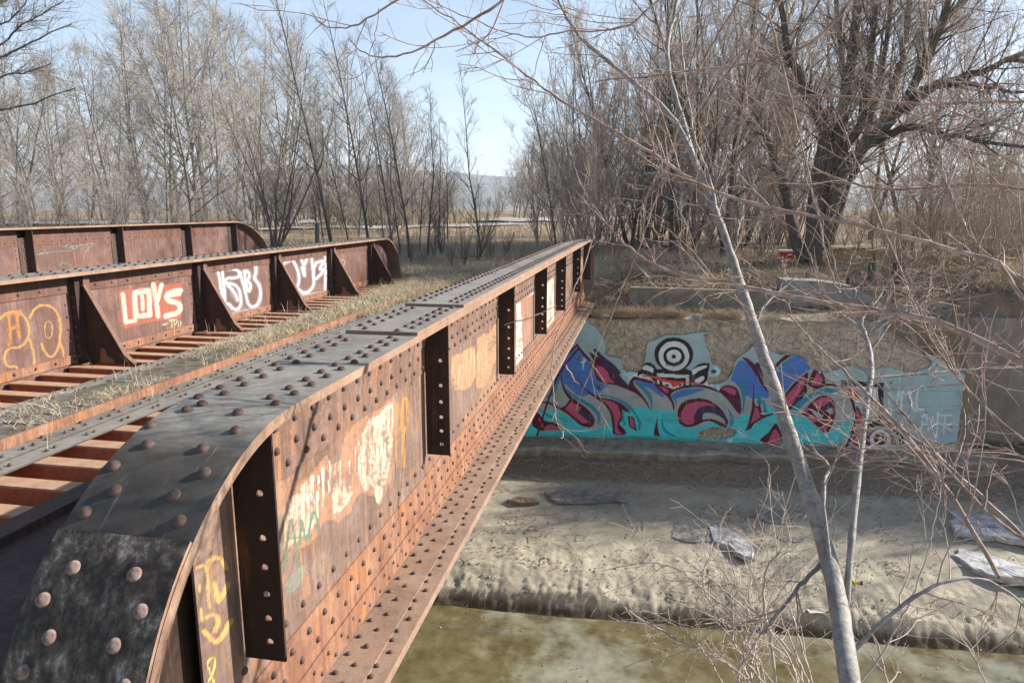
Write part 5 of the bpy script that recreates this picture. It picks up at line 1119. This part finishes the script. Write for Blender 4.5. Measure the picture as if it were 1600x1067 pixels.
def twigs(P_, R_, n, l0, l1, r=.0022, t0=.1, sub=3, ang=.75, droop=0.0, zig=.16, out=None, kk=6):
    for j in range(n):
        p, d, rr = at_(P_, R_, rng.uniform(t0, .99)); L1 = rng.uniform(l0, l1); q = grow(rng, p, side(rng, d, ang*rng.uniform(.7, 1.3)), L1, min(rr*.6, r*1.5), r*.7, kk, zig, droop); out.append(q)
        for i in range(sub):
            p2, d2, r2 = at_(*q, rng.uniform(.2, .98)); q2 = grow(rng, p2, side(rng, d2, .7), L1*rng.uniform(.25, .6), r*.75, r*.45, 5, zig*1.2, droop); out.append(q2)
            if rng.uniform() < .5: p3, d3, _ = at_(*q2, .6); out.append(grow(rng, p3, side(rng, d3, .7), L1*.2, r*.5, r*.35, 4, zig, droop))
D0 = 3.1
def dep(y): return 2.65+(1067-y)/822*1.5
def nl(pts, w0, w1, o0=0.0, o1=0.0, n=None): return near(pts, w0, w1, dep(pts[0][1])+o0, dep(pts[-1][1])+o1, n)
trunk = nl([(1345,1240),(1332,1090),(1318,1000),(1310,940),(1294,870),(1262,762),(1226,655),(1196,565),(1166,475),(1142,395),(1112,312),(1082,245)], 46, 13, 0, 0, 40)
limbs = [nl([(1084,250),(1066,185),(1048,130),(1040,70),(1058,10),(1062,-40)], 14, 7, 0, 0), nl([(1090,262),(1066,205),(1030,160),(990,130),(950,95),(905,60),(880,20),(860,-30)], 14, 6, 0, 0),
         nl([(1322,945),(1330,840),(1340,740),(1353,640),(1363,572),(1358,535),(1344,508)], 17, 11, 0, 0, 24), nl([(1302,930),(1292,840),(1284,760),(1296,735),(1290,718),(1278,710)], 11, 6, 0, 0), nl([(1326,1025),(1362,985),(1422,935),(1480,905),(1530,900),(1582,926),(1640,990)], 11, 5, 0, 0),
         nl([(1300,868),(1262,900),(1222,950),(1190,990)], 12, 5, 0, 0), nl([(1345,510),(1350,490),(1372,470),(1380,445)], 9, 4, 0, 0), nl([(1350,515),(1375,500),(1410,488),(1440,472),(1470,472),(1500,480)], 9, 3, 0, 0), nl([(1356,525),(1385,505),(1405,490),(1415,480)], 8, 4, 0, 0), nl([(1362,545),(1380,520),(1400,495),(1420,470)], 7, 3, 0, 0), nl([(1343,512),(1320,495),(1300,480),(1285,470)], 7, 3, 0, 0),
         nl([(1364,590),(1420,586),(1480,580),(1540,576),(1610,572)], 7, 4, 0, 0), nl([(1182,505),(1192,480),(1215,455),(1245,430)], 8, 4, 0, 0), nl([(1150,380),(1155,350),(1160,335)], 6, 4, 0, 0), nl([(1078,215),(1065,255),(1028,268),(1005,272)], 6, 3, 0, 0), nl([(1118,330),(1112,280),(1085,225),(1078,180),(1066,90),(1060,20)], 9, 5, 0, 0)]
tw = []
for i, L in enumerate([trunk]+limbs): twigs(*L, [11, 10, 13, 7, 5, 11, 8, 5, 8, 5, 5, 5, 9, 6, 3, 4, 8][i], .12, .5, .0022, .25 if i else .5, 3, .75, .01, .13, tw)
e = empty('sapling_tree', tuple(trunk[0][0]+np.array([.05, -.35, -1.9]))); tag(e, 'near slanting young tree with smooth grey bark and a forked foot', 'tree')
base = np.array([trunk[0][0]+np.array([.05, -.35, -1.9]), trunk[0][0]+np.array([.03, -.2, -.9]), trunk[0][0]])
trunk = (np.vstack([base, trunk[0][1:]]), np.concatenate([[trunk[1][0]*1.4, trunk[1][0]*1.15], trunk[1]]))
m = MB(); tubes(m, [trunk], 14); part(m, 'trunk', B_NEAR, e, smooth=True)
for L in limbs:
    m = MB(); tubes(m, [L], 8); part(m, 'limb', B_NEAR, e, smooth=True)
m = MB(); tubes(m, tw, 4); part(m, 'crown', B_NTWIG, e, smooth=True)
# neighbour tree standing just right of the view; its branches cross the picture
tw2 = []; br = [near([(1690,520),(1600,452),(1562,408),(1500,394),(1400,366),(1300,342),(1200,326),(1100,296),(1000,226),(900,172),(850,140),(770,76),(700,25),(640,-12)], 13, 3, 2.3, 3.2, 50),
      near([(1700,620),(1600,566),(1500,516),(1440,494),(1300,476),(1150,446),(1060,428),(1000,406),(930,332),(900,300)], 19, 3, 2.2, 3.4, 40), near([(1560,408),(1600,470),(1640,560)], 10, 9, 2.3, 2.25), near([(1700,310),(1560,288),(1470,290),(1380,300),(1290,275),(1200,215),(1140,150)], 8, 3, 2.6, 3.4, 26),
      near([(1690,160),(1560,158),(1440,165),(1330,152),(1240,150),(1150,170),(1060,215),(1000,262)], 7, 3, 2.7, 3.6, 26), near([(1360,-40),(1300,40),(1258,75),(1180,100),(1080,112),(1000,120),(930,128)], 9, 3, 2.6, 3.3, 22), near([(1190,-60),(1130,40),(1080,130),(1050,230),(1020,330),(985,420),(940,530),(900,640)], 5, 2, 2.9, 3.6, 30),
      near([(1560,900),(1480,760),(1400,660),(1330,590),(1280,545),(1230,490)], 11, 4, 1.9, 2.9, 24), near([(1640,880),(1560,800),(1500,745),(1440,690),(1360,640),(1290,590)], 12, 4, 1.9, 2.8, 24), near([(1700,890),(1590,840),(1530,790),(1470,720),(1420,655),(1370,600),(1340,570)], 9, 3, 1.7, 2.5, 24),
      near([(1200,20),(1235,150),(1270,300),(1300,440),(1320,470),(1275,310),(1210,160)], 5, 2, 2.7, 3.0, 20), near([(1250,-40),(1180,60),(1095,170),(1070,240)], 7, 3, 2.8, 3.1), near([(1060,-30),(990,40),(940,50),(880,48),(830,62),(770,45),(700,16),(650,-10)], 5, 2, 2.6, 2.9, 24), near([(800,-12),(760,20),(700,52),(650,82),(600,92),(565,84),(545,60)], 7, 3, 2.4, 2.6, 20), near([(640,-10),(600,14),(560,38),(530,46),(500,40),(488,20)], 5, 2, 2.4, 2.5, 14), near([(592,14),(586,60),(575,92)], 3, 2, 2.45, 2.5), near([(788,0),(768,50),(745,70),(742,86)], 4, 2, 2.4, 2.45),
      near([(1640,720),(1540,640),(1470,560),(1430,480),(1390,380),(1340,260),(1310,180)], 6, 3, 2.6, 3.4, 26), near([(1660,470),(1570,420),(1520,380),(1480,300),(1460,200),(1445,90),(1450,-20)], 6, 3, 2.5, 3.0, 24), near([(1680,760),(1580,700),(1500,690),(1420,705),(1340,700)], 6, 3, 2.5, 3.0, 20), near([(1700,250),(1620,215),(1540,190),(1480,175),(1420,200)], 6, 3, 2.2, 2.8, 16)]
cnt = [36, 30, 5, 28, 28, 16, 8, 13, 13, 13, 7, 8, 12, 4, 3, 0, 1, 24, 22, 20, 18]
for L, n in zip(br, cnt): twigs(*L, n, .1, .46, .0019, .05, 3, .75, .01, .13, tw2)
e = empty('sapling_tree', (3.4, 1.9, -3.2)); tag(e, 'long tan branches reaching in from the right edge in front of the slanting tree', 'tree')
hub = np.array([2.9, 2.3, -1.1]); t2 = grow(rng, (3.2, 2.2, -3.6), (-.05, 0.02, 1), 7.5, .075, .02, 14, .03, .01)
for q in (0, 1, 3, 4, 7, 8, 9, 17, 18, 19, 20):
    P_ = br[q][0]; s_ = P_[0]; i = int(np.argmin(abs(t2[0][:, 2]-(s_[2]-.35)))); mid_ = (s_+t2[0][i])/2+np.array([0, 0, .05]); br.append((np.array([t2[0][i], mid_, s_]), np.array([br[q][1][0]*1.5, br[q][1][0]*1.2, br[q][1][0]])))
m = MB(); tubes(m, [t2], 10); part(m, 'trunk', B_NEAR, e, smooth=True)
for L in br:
    m = MB(); tubes(m, [L], 7); part(m, 'branch', B_NTWIG, e, smooth=True)
m = MB(); tubes(m, tw2, 4); part(m, 'crown', B_NTWIG, e, smooth=True)
# grey leafless bush at the lower right
tw3 = []; st = []
for k in range(13):
    x = rng.uniform(1010, 1300); y = rng.uniform(830, 990); q = near([(1235+rng.uniform(-60, 60), 1150), (1200+rng.uniform(-70, 70), 1040), ((x+1215)/2+rng.uniform(-30, 30), (y+1020)/2-20), (x, y)], 6, 2, 3.5+rng.uniform(-.3, .3), 4.0+rng.uniform(-.4, .6), 16); st.append(q)
st += [near([(1240,1120),(1130,1030),(1030,985),(960,940),(945,930)], 7, 3, 3.6, 4.2, 20), near([(1220,1140),(1205,1000),(1190,930),(1200,880),(1232,845)], 8, 4, 3.5, 3.6, 14), near([(1180,985),(1110,930),(1060,885),(1010,876),(940,892)], 5, 2, 3.8, 4.3, 16), near([(1140,980),(1090,915),(1110,860),(1150,820)], 4, 2, 3.8, 3.9, 12), near([(1400,1120),(1385,1060),(1370,1000),(1330,930)], 5, 3, 3.3, 3.5, 10), near([(1160,1130),(1100,1010),(1040,960),(985,985)], 5, 2, 3.6, 4.1, 14), near([(1560,1130),(1530,1040),(1500,990),(1470,950)], 4, 2, 3.4, 3.6, 12), near([(1300,1120),(1390,1010),(1440,900),(1465,800),(1480,700)], 5, 2, 3.2, 3.4, 18)]
for L in st: twigs(*L, 9, .1, .5, .002, .15, 3, .8, 0, .15, tw3)
e = empty('bare_shrub', tuple(deep(1240, 1250, 3.6)+np.array([0, 0, -.9]))); tag(e, 'pale tangled leafless bush at the foot of the near slanting tree, above the water', 'shrub')
m = MB(); tubes(m, st, 6); part(m, 'stem', B_GTWIG, e, smooth=True); m = MB(); tubes(m, tw3, 4); part(m, 'crown', B_GTWIG, e, smooth=True)
# hanging bent twig beside the girder
tw4 = [near([(925,375),(900,450),(868,520),(862,580),(866,640),(872,668),(880,672),(881,684),(876,684)], 3, 2.2, 5.6, 5.2, 26), near([(788,508),(820,500),(845,488),(870,478)], 2.5, 2, 5.5, 5.6), near([(884,570),(895,590),(905,600)], 2.5, 2, 5.3, 5.3)]
twigs(*tw4[0], 7, .1, .35, .002, .1, 1, .8, 0, .15, tw4)
m = MB(); tubes(m, tw4, 4); o = m.build('hanging_twig', B_NTWIG, smooth=True); tag(o, 'thin twig hanging down in front of the near girder web, hooked at its tip', 'twig')
# ================================================================== GRASS, LITTER
def blades(rng, P, h, lean, w, mb, mi=0):
    n = len(P); a = rng.uniform(0, 6.283, n); b = rng.uniform(0, 6.283, n); H = h*rng.uniform(.45, 1.15, n); Ln = lean*rng.uniform(.2, 1.4, n)*H
    T = np.stack([np.cos(a), np.sin(a), 0*a], -1); D_ = np.stack([np.cos(b), np.sin(b), 0*a], -1); Wd = w*rng.uniform(.6, 1.3, n)
    p0 = P-T*Wd[:, None]; p1 = P+T*Wd[:, None]; M_ = P+D_*(Ln*.35)[:, None]+np.array([0, 0, 1])*(H*.62)[:, None]; q0 = M_-T*(Wd*.7)[:, None]; q1 = M_+T*(Wd*.7)[:, None]; tip = P+D_*Ln[:, None]+np.array([0, 0, 1])*H[:, None]
    V = np.stack([p0, p1, q1, q0, tip], 1).reshape(-1, 3); i = np.arange(n)*5; base = mb.n
    mb.add(V, np.stack([i, i+1, i+2, i+3], -1), mi); mb.f.append(np.stack([i+3, i+2, i+4], -1)+base); mb.mi.append(np.full(n, mi))
def scatter(rng, n, x0, x1, y0, y1, keep):
    P = np.stack([rng.uniform(x0, x1, n), rng.uniform(y0, y1, n)], -1); return P[keep(P[:, 0], P[:, 1])]
rg = np.random.RandomState(9)
# on the deck
m = MB()
q = scatter(rg, 110000, -6.35, -4.95, 2, 20.4, lambda x, y: ((x > -6.02) | (y > 11)) & ((x < -5.25) | (y > 12)) & (rg.uniform(0, 1, len(x)) < np.clip((fbm(x*1.6, y*.8, 4, 12)-.48+np.clip((y-6)/14, -.05, .5)*np.clip(1.2-abs(x+5.55)/.75, 0, 1))*3, 0, 1)*np.where(y < 8, .5, .7)))
P_ = np.stack([q[:, 0], q[:, 1], -1.955+0*q[:, 0]], -1); hh = np.where(P_[:, 1] > 9, .2, .1); blades(rg, P_[::3], .15, 1.3, .003, m); blades(rg, P_[1::3], .08, 2.4, .0028, m); blades(rg, P_[2::3], .05, 4, .003, m); q = scatter(rg, 9000, -6.1, -5.2, 3, 12, lambda x, y: fbm(x*2.2, y*1.3, 4, 52) > .53); blades(rg, np.stack([q[:, 0], q[:, 1], -1.945+0*q[:, 0]], -1), .045, 4.5, .003, m)
q = scatter(rg, 900, -6.9, -4.8, 3, 20, lambda x, y: fbm(x*1.2, y*1.2, 3, 19) > .55); blades(rg, np.stack([q[:, 0], q[:, 1], -1.98+0*q[:, 0]], -1), .26, .7, .003, m)
o = m.build('deck_grass', G_DRY); tag(o, 'pale dry grass growing between the timbers of the bridge deck', 'grass', None, 'stuff')
m = MB(); xs = np.arange(-6.0, -5.2, .05); ys = np.arange(1, 20.3, .06); A_, B_ = np.meshgrid(xs, ys, indexing='ij'); Zd = -1.995+.075*fbm(A_*2.2, B_*1.5, 4, 33)+.03*(fbm(A_*12, B_*12, 3, 35)-.5)+.03*np.clip((B_-7)/8, 0, 1)
m.add(np.stack([A_, B_, Zd], -1).reshape(-1, 3), grid_faces(len(xs), len(ys))); o = m.build('ballast', S_DIRT, smooth=True); tag(o, 'dark dirt and ballast between the timber ties', 'ballast', None, 'stuff')
# bank tops
def gz3(q, dz=0): return np.stack([q[:, 0], q[:, 1], ground_z(q[:, 0], q[:, 1])+dz], -1)
m = MB()
q = scatter(rg, 70000, -1.5, 16, 19.7, 30, lambda x, y: (y-yw(x) > .12+.3*rg.uniform(0, 1, len(x))) & ~((x > 8.6) & (y-yw(x) < 2.3)) & (rg.uniform(0, 1, len(x)) < np.clip((fbm(x*.9, y*.9, 4, 14)-.36)*3.2, .05, 1)))
P_ = gz3(q); blades(rg, P_[::3], .30, .9, .005, m); blades(rg, P_[1::3], .2, 1.5, .005, m); blades(rg, P_[2::3], .12, 2.2, .006, m)
q = scatter(rg, 9000, -1.4, 6.5, 19.72, 20.0, lambda x, y: (y-yw(x) > .02) & (fbm(x*2, y*0, 3, 44) > .45)); P_ = np.stack([q[:, 0], yw(q[:, 0])+rg.uniform(.0, .35, len(q)), -2.98+0*q[:, 0]], -1); blades(rg, P_, .26, 2.0, .004, m)
o = m.build('bank_grass', G_DRY2); tag(o, 'dry brown grass on the bank above the painted wall', 'grass', None, 'stuff')
m = MB()
q = scatter(rg, 90000, -34, 3, 20.7, 60, lambda x, y: ((y > 22.9) | (x > -12)) & (rg.uniform(0, 1, len(x)) < np.clip((fbm(x*.5, y*.5, 4, 24)-.38)*3, .03, 1)*np.clip(1.5-y/50, .25, 1)))
P_ = gz3(q); blades(rg, P_[::2], .42, .6, .008, m); blades(rg, P_[1::2], .24, 1.2, .008, m)
q = scatter(rg, 26000, -8, -1.5, 19.9, 27, lambda x, y: rg.uniform(0, 1, len(x)) < np.clip((fbm(x*.9, y*.9, 4, 29)-.35)*3, 0, 1)); blades(rg, gz3(q), .28, .9, .005, m)
o = m.build('meadow_grass', G_DRY); tag(o, 'pale dry grass covering the ground beyond the bridge', 'grass', None, 'stuff')
m = MB()
for cxp, Y, wd, n in [(640, 58, 2.2, 900), (700, 60, 2.6, 1300), (560, 56, 2, 700), (920, 110, 12, 1500), (1560, 60, 14, 2200), (1500, 45, 7, 1300), (1590, 34, 3, 2500)]:
    X = gx(cxp, Y); q = np.stack([X+rg.normal(0, wd*.4, n), Y+rg.normal(0, 2, n)], -1); blades(rg, gz3(q), 1.5, .35, .018, m)
o = m.build('tall_grass', G_DRY); tag(o, 'tall golden reeds and grass in the distance', 'grass', None, 'stuff')
m = MB(); q = np.stack([rg.uniform(15, 33, 52000), rg.uniform(22.4, 24.4, 52000)], -1); blades(rg, gz3(q), 5.3, .14, .02, m); o = m.build('shade_brush', G_DRY2); tag(o, 'dense tall dry brush added out of view at right to shade the mud', 'brush', None, 'stuff')  # unseen wall of blades, added and sized to shade the mud bank
# leaves and debris
m = MB()
def leaves(q, z, s):
    n = len(q); P = np.stack([q[:, 0], q[:, 1], z], -1); a = rg.uniform(0, 6.28, n); u = np.stack([np.cos(a), np.sin(a), rg.uniform(-.5, .5, n)], -1)*(s*rg.uniform(.5, 1.3, n))[:, None]; v_ = np.stack([-np.sin(a), np.cos(a), rg.uniform(-.5, .5, n)], -1)*(s*.6*rg.uniform(.5, 1.2, n))[:, None]; up = np.array([0, 0, s*.4])
    V = np.stack([P-u, P-v_+up, P+u, P+v_+up*.5], 1).reshape(-1, 3); i = np.arange(n)*4; m.add(V, np.stack([i, i+1, i+2, i+3], -1))
q = scatter(rg, 20000, -5, 12, 16.3, 19.6, lambda x, y: (y < yw(x)-.75) & (rg.uniform(0, 1, len(x)) < np.clip((y-.04*x-16.9)*1.2, 0, 1))); leaves(q[::3], ground_z(q[::3, 0], q[::3, 1])+.02, .035)
q = scatter(rg, 9000, -5, 11, 13.2, 16.8, lambda x, y: fbm(x*1.1, y*1.6, 4, 91) > .6); leaves(q, ground_z(q[:, 0], q[:, 1])+.01, .028)
q = scatter(rg, 26000, -1, 12, 21.2, 33, lambda x, y: fbm(x*.7, y*.7, 3, 95) > .42); leaves(q, ground_z(q[:, 0], q[:, 1])+.03, .07)
q = scatter(rg, 2500, -6, 9, -1, 1, lambda x, y: (x < 8.5)); yy_ = yw(q[:, 0])-rg.uniform(.05, .7, len(q)); leaves(np.stack([q[:, 0], yy_], -1), -6.54+0*yy_, .03)
q = scatter(rg, 260, -6, 9, 8, 12.4, lambda x, y: fbm(x*.7, y*.7, 3, 97) > .5); leaves(q, np.full(len(q), WZ+.006), .03)
o = m.build('leaf_litter', G_LEAF); tag(o, 'dead leaves and debris strewn over the banks', 'leaves', None, 'stuff')
m = MB(); L = []
for k in range(420):
    x = rg.uniform(-5, 11); y = rg.uniform(13.2, 18.8) if k % 3 else rg.uniform(17, 18.8); z = float(ground_z(x, y)); a = rg.uniform(0, 6.28); l = rg.uniform(.1, .6)
    L.append((np.array([(x, y, z+.02), (x+math.cos(a)*l*.5, y+math.sin(a)*l*.5, z+.05+rg.uniform(0, .06)), (x+math.cos(a+.3)*l, y+math.sin(a+.3)*l, float(ground_z(x+math.cos(a)*l, y+math.sin(a)*l))+.02)]), np.array([.008, .006, .004])))
for k in range(300):
    x = rg.uniform(-1, 12); y = rg.uniform(21, 30); z = float(ground_z(x, y)); a = rg.uniform(0, 6.28); l = rg.uniform(.3, 1.3)
    L.append((np.array([(x, y, z+.05), (x+math.cos(a)*l*.5, y+math.sin(a)*l*.5, z+.12+rg.uniform(0, .15)), (x+math.cos(a+.3)*l, y+math.sin(a+.3)*l, z+rg.uniform(.05, .5))]), np.array([.012, .01, .006])))
tubes(m, L, 4); o = m.build('fallen_sticks', B_BTWIG); tag(o, 'small sticks and twigs lying over the banks', 'sticks', None, 'stuff')
# air
hz = bpy.data.materials.new('thin winter haze'); hz.use_nodes = True; hz.node_tree.nodes.clear()
ho_ = hz.node_tree.nodes.new('ShaderNodeOutputMaterial'); hv = hz.node_tree.nodes.new('ShaderNodeVolumePrincipled'); hv.inputs['Color'].default_value = (.8, .88, 1, 1); hv.inputs['Density'].default_value = .00034; hv.inputs['Anisotropy'].default_value = .2
hz.node_tree.links.new(hv.outputs[0], ho_.inputs['Volume'])
m = MB(); m.box(-4200, 4200, -600, 4200, -14, 220); o = m.build('haze', hz); tag(o, kind='stuff')
m = MB(); rg2 = np.random.RandomState(31)
q = scatter(rg2, 16000, -5, 11, 12.7, 18.6, lambda x, y: rg2.uniform(0, 1, len(x)) < np.clip((fbm(x*.9, y*1.2, 4, 63)-.42)*3, .04, 1)); n = len(q)
ctr = np.stack([q[:, 0], q[:, 1], ground_z(q[:, 0], q[:, 1])+.004], -1); sz = .008+.035*rg2.power(.35, n)[:, None]*rg2.uniform(0, 1, n)[:, None]
oc = np.array([(1, 0, 0), (0, 1, 0), (-1, 0, 0), (0, -1, 0), (0, 0, .7), (0, 0, -.7)]); Vp = ctr[:, None]+oc[None]*(sz[:, None]*rg2.uniform(.6, 1.3, (n, 6, 1)))+rg2.normal(0, .18, (n, 6, 3))*sz[:, None]
tr = np.array([(0, 1, 4), (1, 2, 4), (2, 3, 4), (3, 0, 4), (1, 0, 5), (2, 1, 5), (3, 2, 5), (0, 3, 5)]); m.add(Vp.reshape(-1, 3), (tr[None]+(np.arange(n)*6)[:, None, None]).reshape(-1, 3))
CLOD = simple('mud clods', [(.3, (.2, .17, .125)), (.5, (.33, .295, .235)), (.7, (.46, .42, .35))], 2.5); o = m.build('mud_clods', CLOD); tag(o, 'small clods and pebbles scattered over the mud bank', 'pebbles', None, 'stuff')
# ================================================================== LIGHT, SKY, CAMERA
SAZ, SEL = 22.5, 27.0
S = Vector((math.cos(math.radians(SAZ))*math.cos(math.radians(SEL)), math.sin(math.radians(SAZ))*math.cos(math.radians(SEL)), math.sin(math.radians(SEL))))
sd = bpy.data.lights.new('sun', 'SUN'); sd.energy = 5.0; sd.angle = math.radians(.53); sd.color = (1, .93, .82)
so = bpy.data.objects.new('sun', sd); COL.objects.link(so); so.rotation_euler = S.to_track_quat('Z', 'Y').to_euler(); so.location = (20, 10, 20)
W = bpy.data.worlds.new('World'); SC.world = W; W.use_nodes = True; nt = W.node_tree; bg = nt.nodes['Background']
sky = nt.nodes.new('ShaderNodeTexSky'); sky.sky_type = 'NISHITA'; sky.sun_disc = False; sky.sun_elevation = math.radians(SEL); sky.sun_rotation = math.radians(90-SAZ); sky.altitude = 1400; sky.air_density = 1.0; sky.dust_density = 1.2; sky.ozone_density = 1.0
tcw = nt.nodes.new('ShaderNodeTexCoord'); mp = nt.nodes.new('ShaderNodeMapping'); mp.inputs['Scale'].default_value = (1.5, 1.5, 6); nt.links.new(tcw.outputs['Generated'], mp.inputs[0])
cn = nt.nodes.new('ShaderNodeTexNoise'); cn.inputs['Scale'].default_value = 1.6; cn.inputs['Detail'].default_value = 8; cn.inputs['Roughness'].default_value = .6; cn.inputs['Distortion'].default_value = .5; nt.links.new(mp.outputs[0], cn.inputs['Vector'])
cr = nt.nodes.new('ShaderNodeValToRGB'); cr.color_ramp.elements[0].position = .42; cr.color_ramp.elements[0].color = (.12, .12, .12, 1); cr.color_ramp.elements[1].position = .78; cr.color_ramp.elements[1].color = (.42, .42, .42, 1); nt.links.new(cn.outputs['Fac'], cr.inputs[0])
sx = nt.nodes.new('ShaderNodeSeparateXYZ'); nt.links.new(tcw.outputs['Generated'], sx.inputs[0])
hr = nt.nodes.new('ShaderNodeMapRange'); hr.inputs[1].default_value = 0; hr.inputs[2].default_value = .75; hr.inputs[3].default_value = 1; hr.inputs[4].default_value = .15; nt.links.new(sx.outputs['Z'], hr.inputs[0])
hm = nt.nodes.new('ShaderNodeMath'); hm.operation = 'MULTIPLY'; nt.links.new(cr.outputs[0], hm.inputs[0]); nt.links.new(hr.outputs[0], hm.inputs[1])
cm = nt.nodes.new('ShaderNodeMix'); cm.data_type = 'RGBA'; cm.inputs[7].default_value = (7.2, 8.8, 10.2, 1); nt.links.new(hm.outputs[0], cm.inputs[0]); nt.links.new(sky.outputs[0], cm.inputs[6])
nt.links.new(cm.outputs[2], bg.inputs[0]); bg.inputs[1].default_value = .07
cd = bpy.data.cameras.new('camera'); cd.sensor_width = 36; cd.lens = F/1600*36; cd.clip_start = .05; cd.clip_end = 9000
co = bpy.data.objects.new('camera', cd); COL.objects.link(co)
co.matrix_world = Matrix([[RT[0], UP[0], -FW[0], 0], [RT[1], UP[1], -FW[1], 0], [RT[2], UP[2], -FW[2], 0], [0, 0, 0, 1]])
SC.camera = co
SC.view_settings.view_transform = 'Standard'; SC.view_settings.look = 'None'; SC.view_settings.gamma = 1; SC.view_settings.exposure = 1.42
SC.cycles.use_denoising = True; SC.cycles.denoising_prefilter = 'ACCURATE'; SC.cycles.max_bounces = 6; SC.cycles.diffuse_bounces = 3; SC.cycles.glossy_bounces = 2; SC.cycles.transmission_bounces = 2
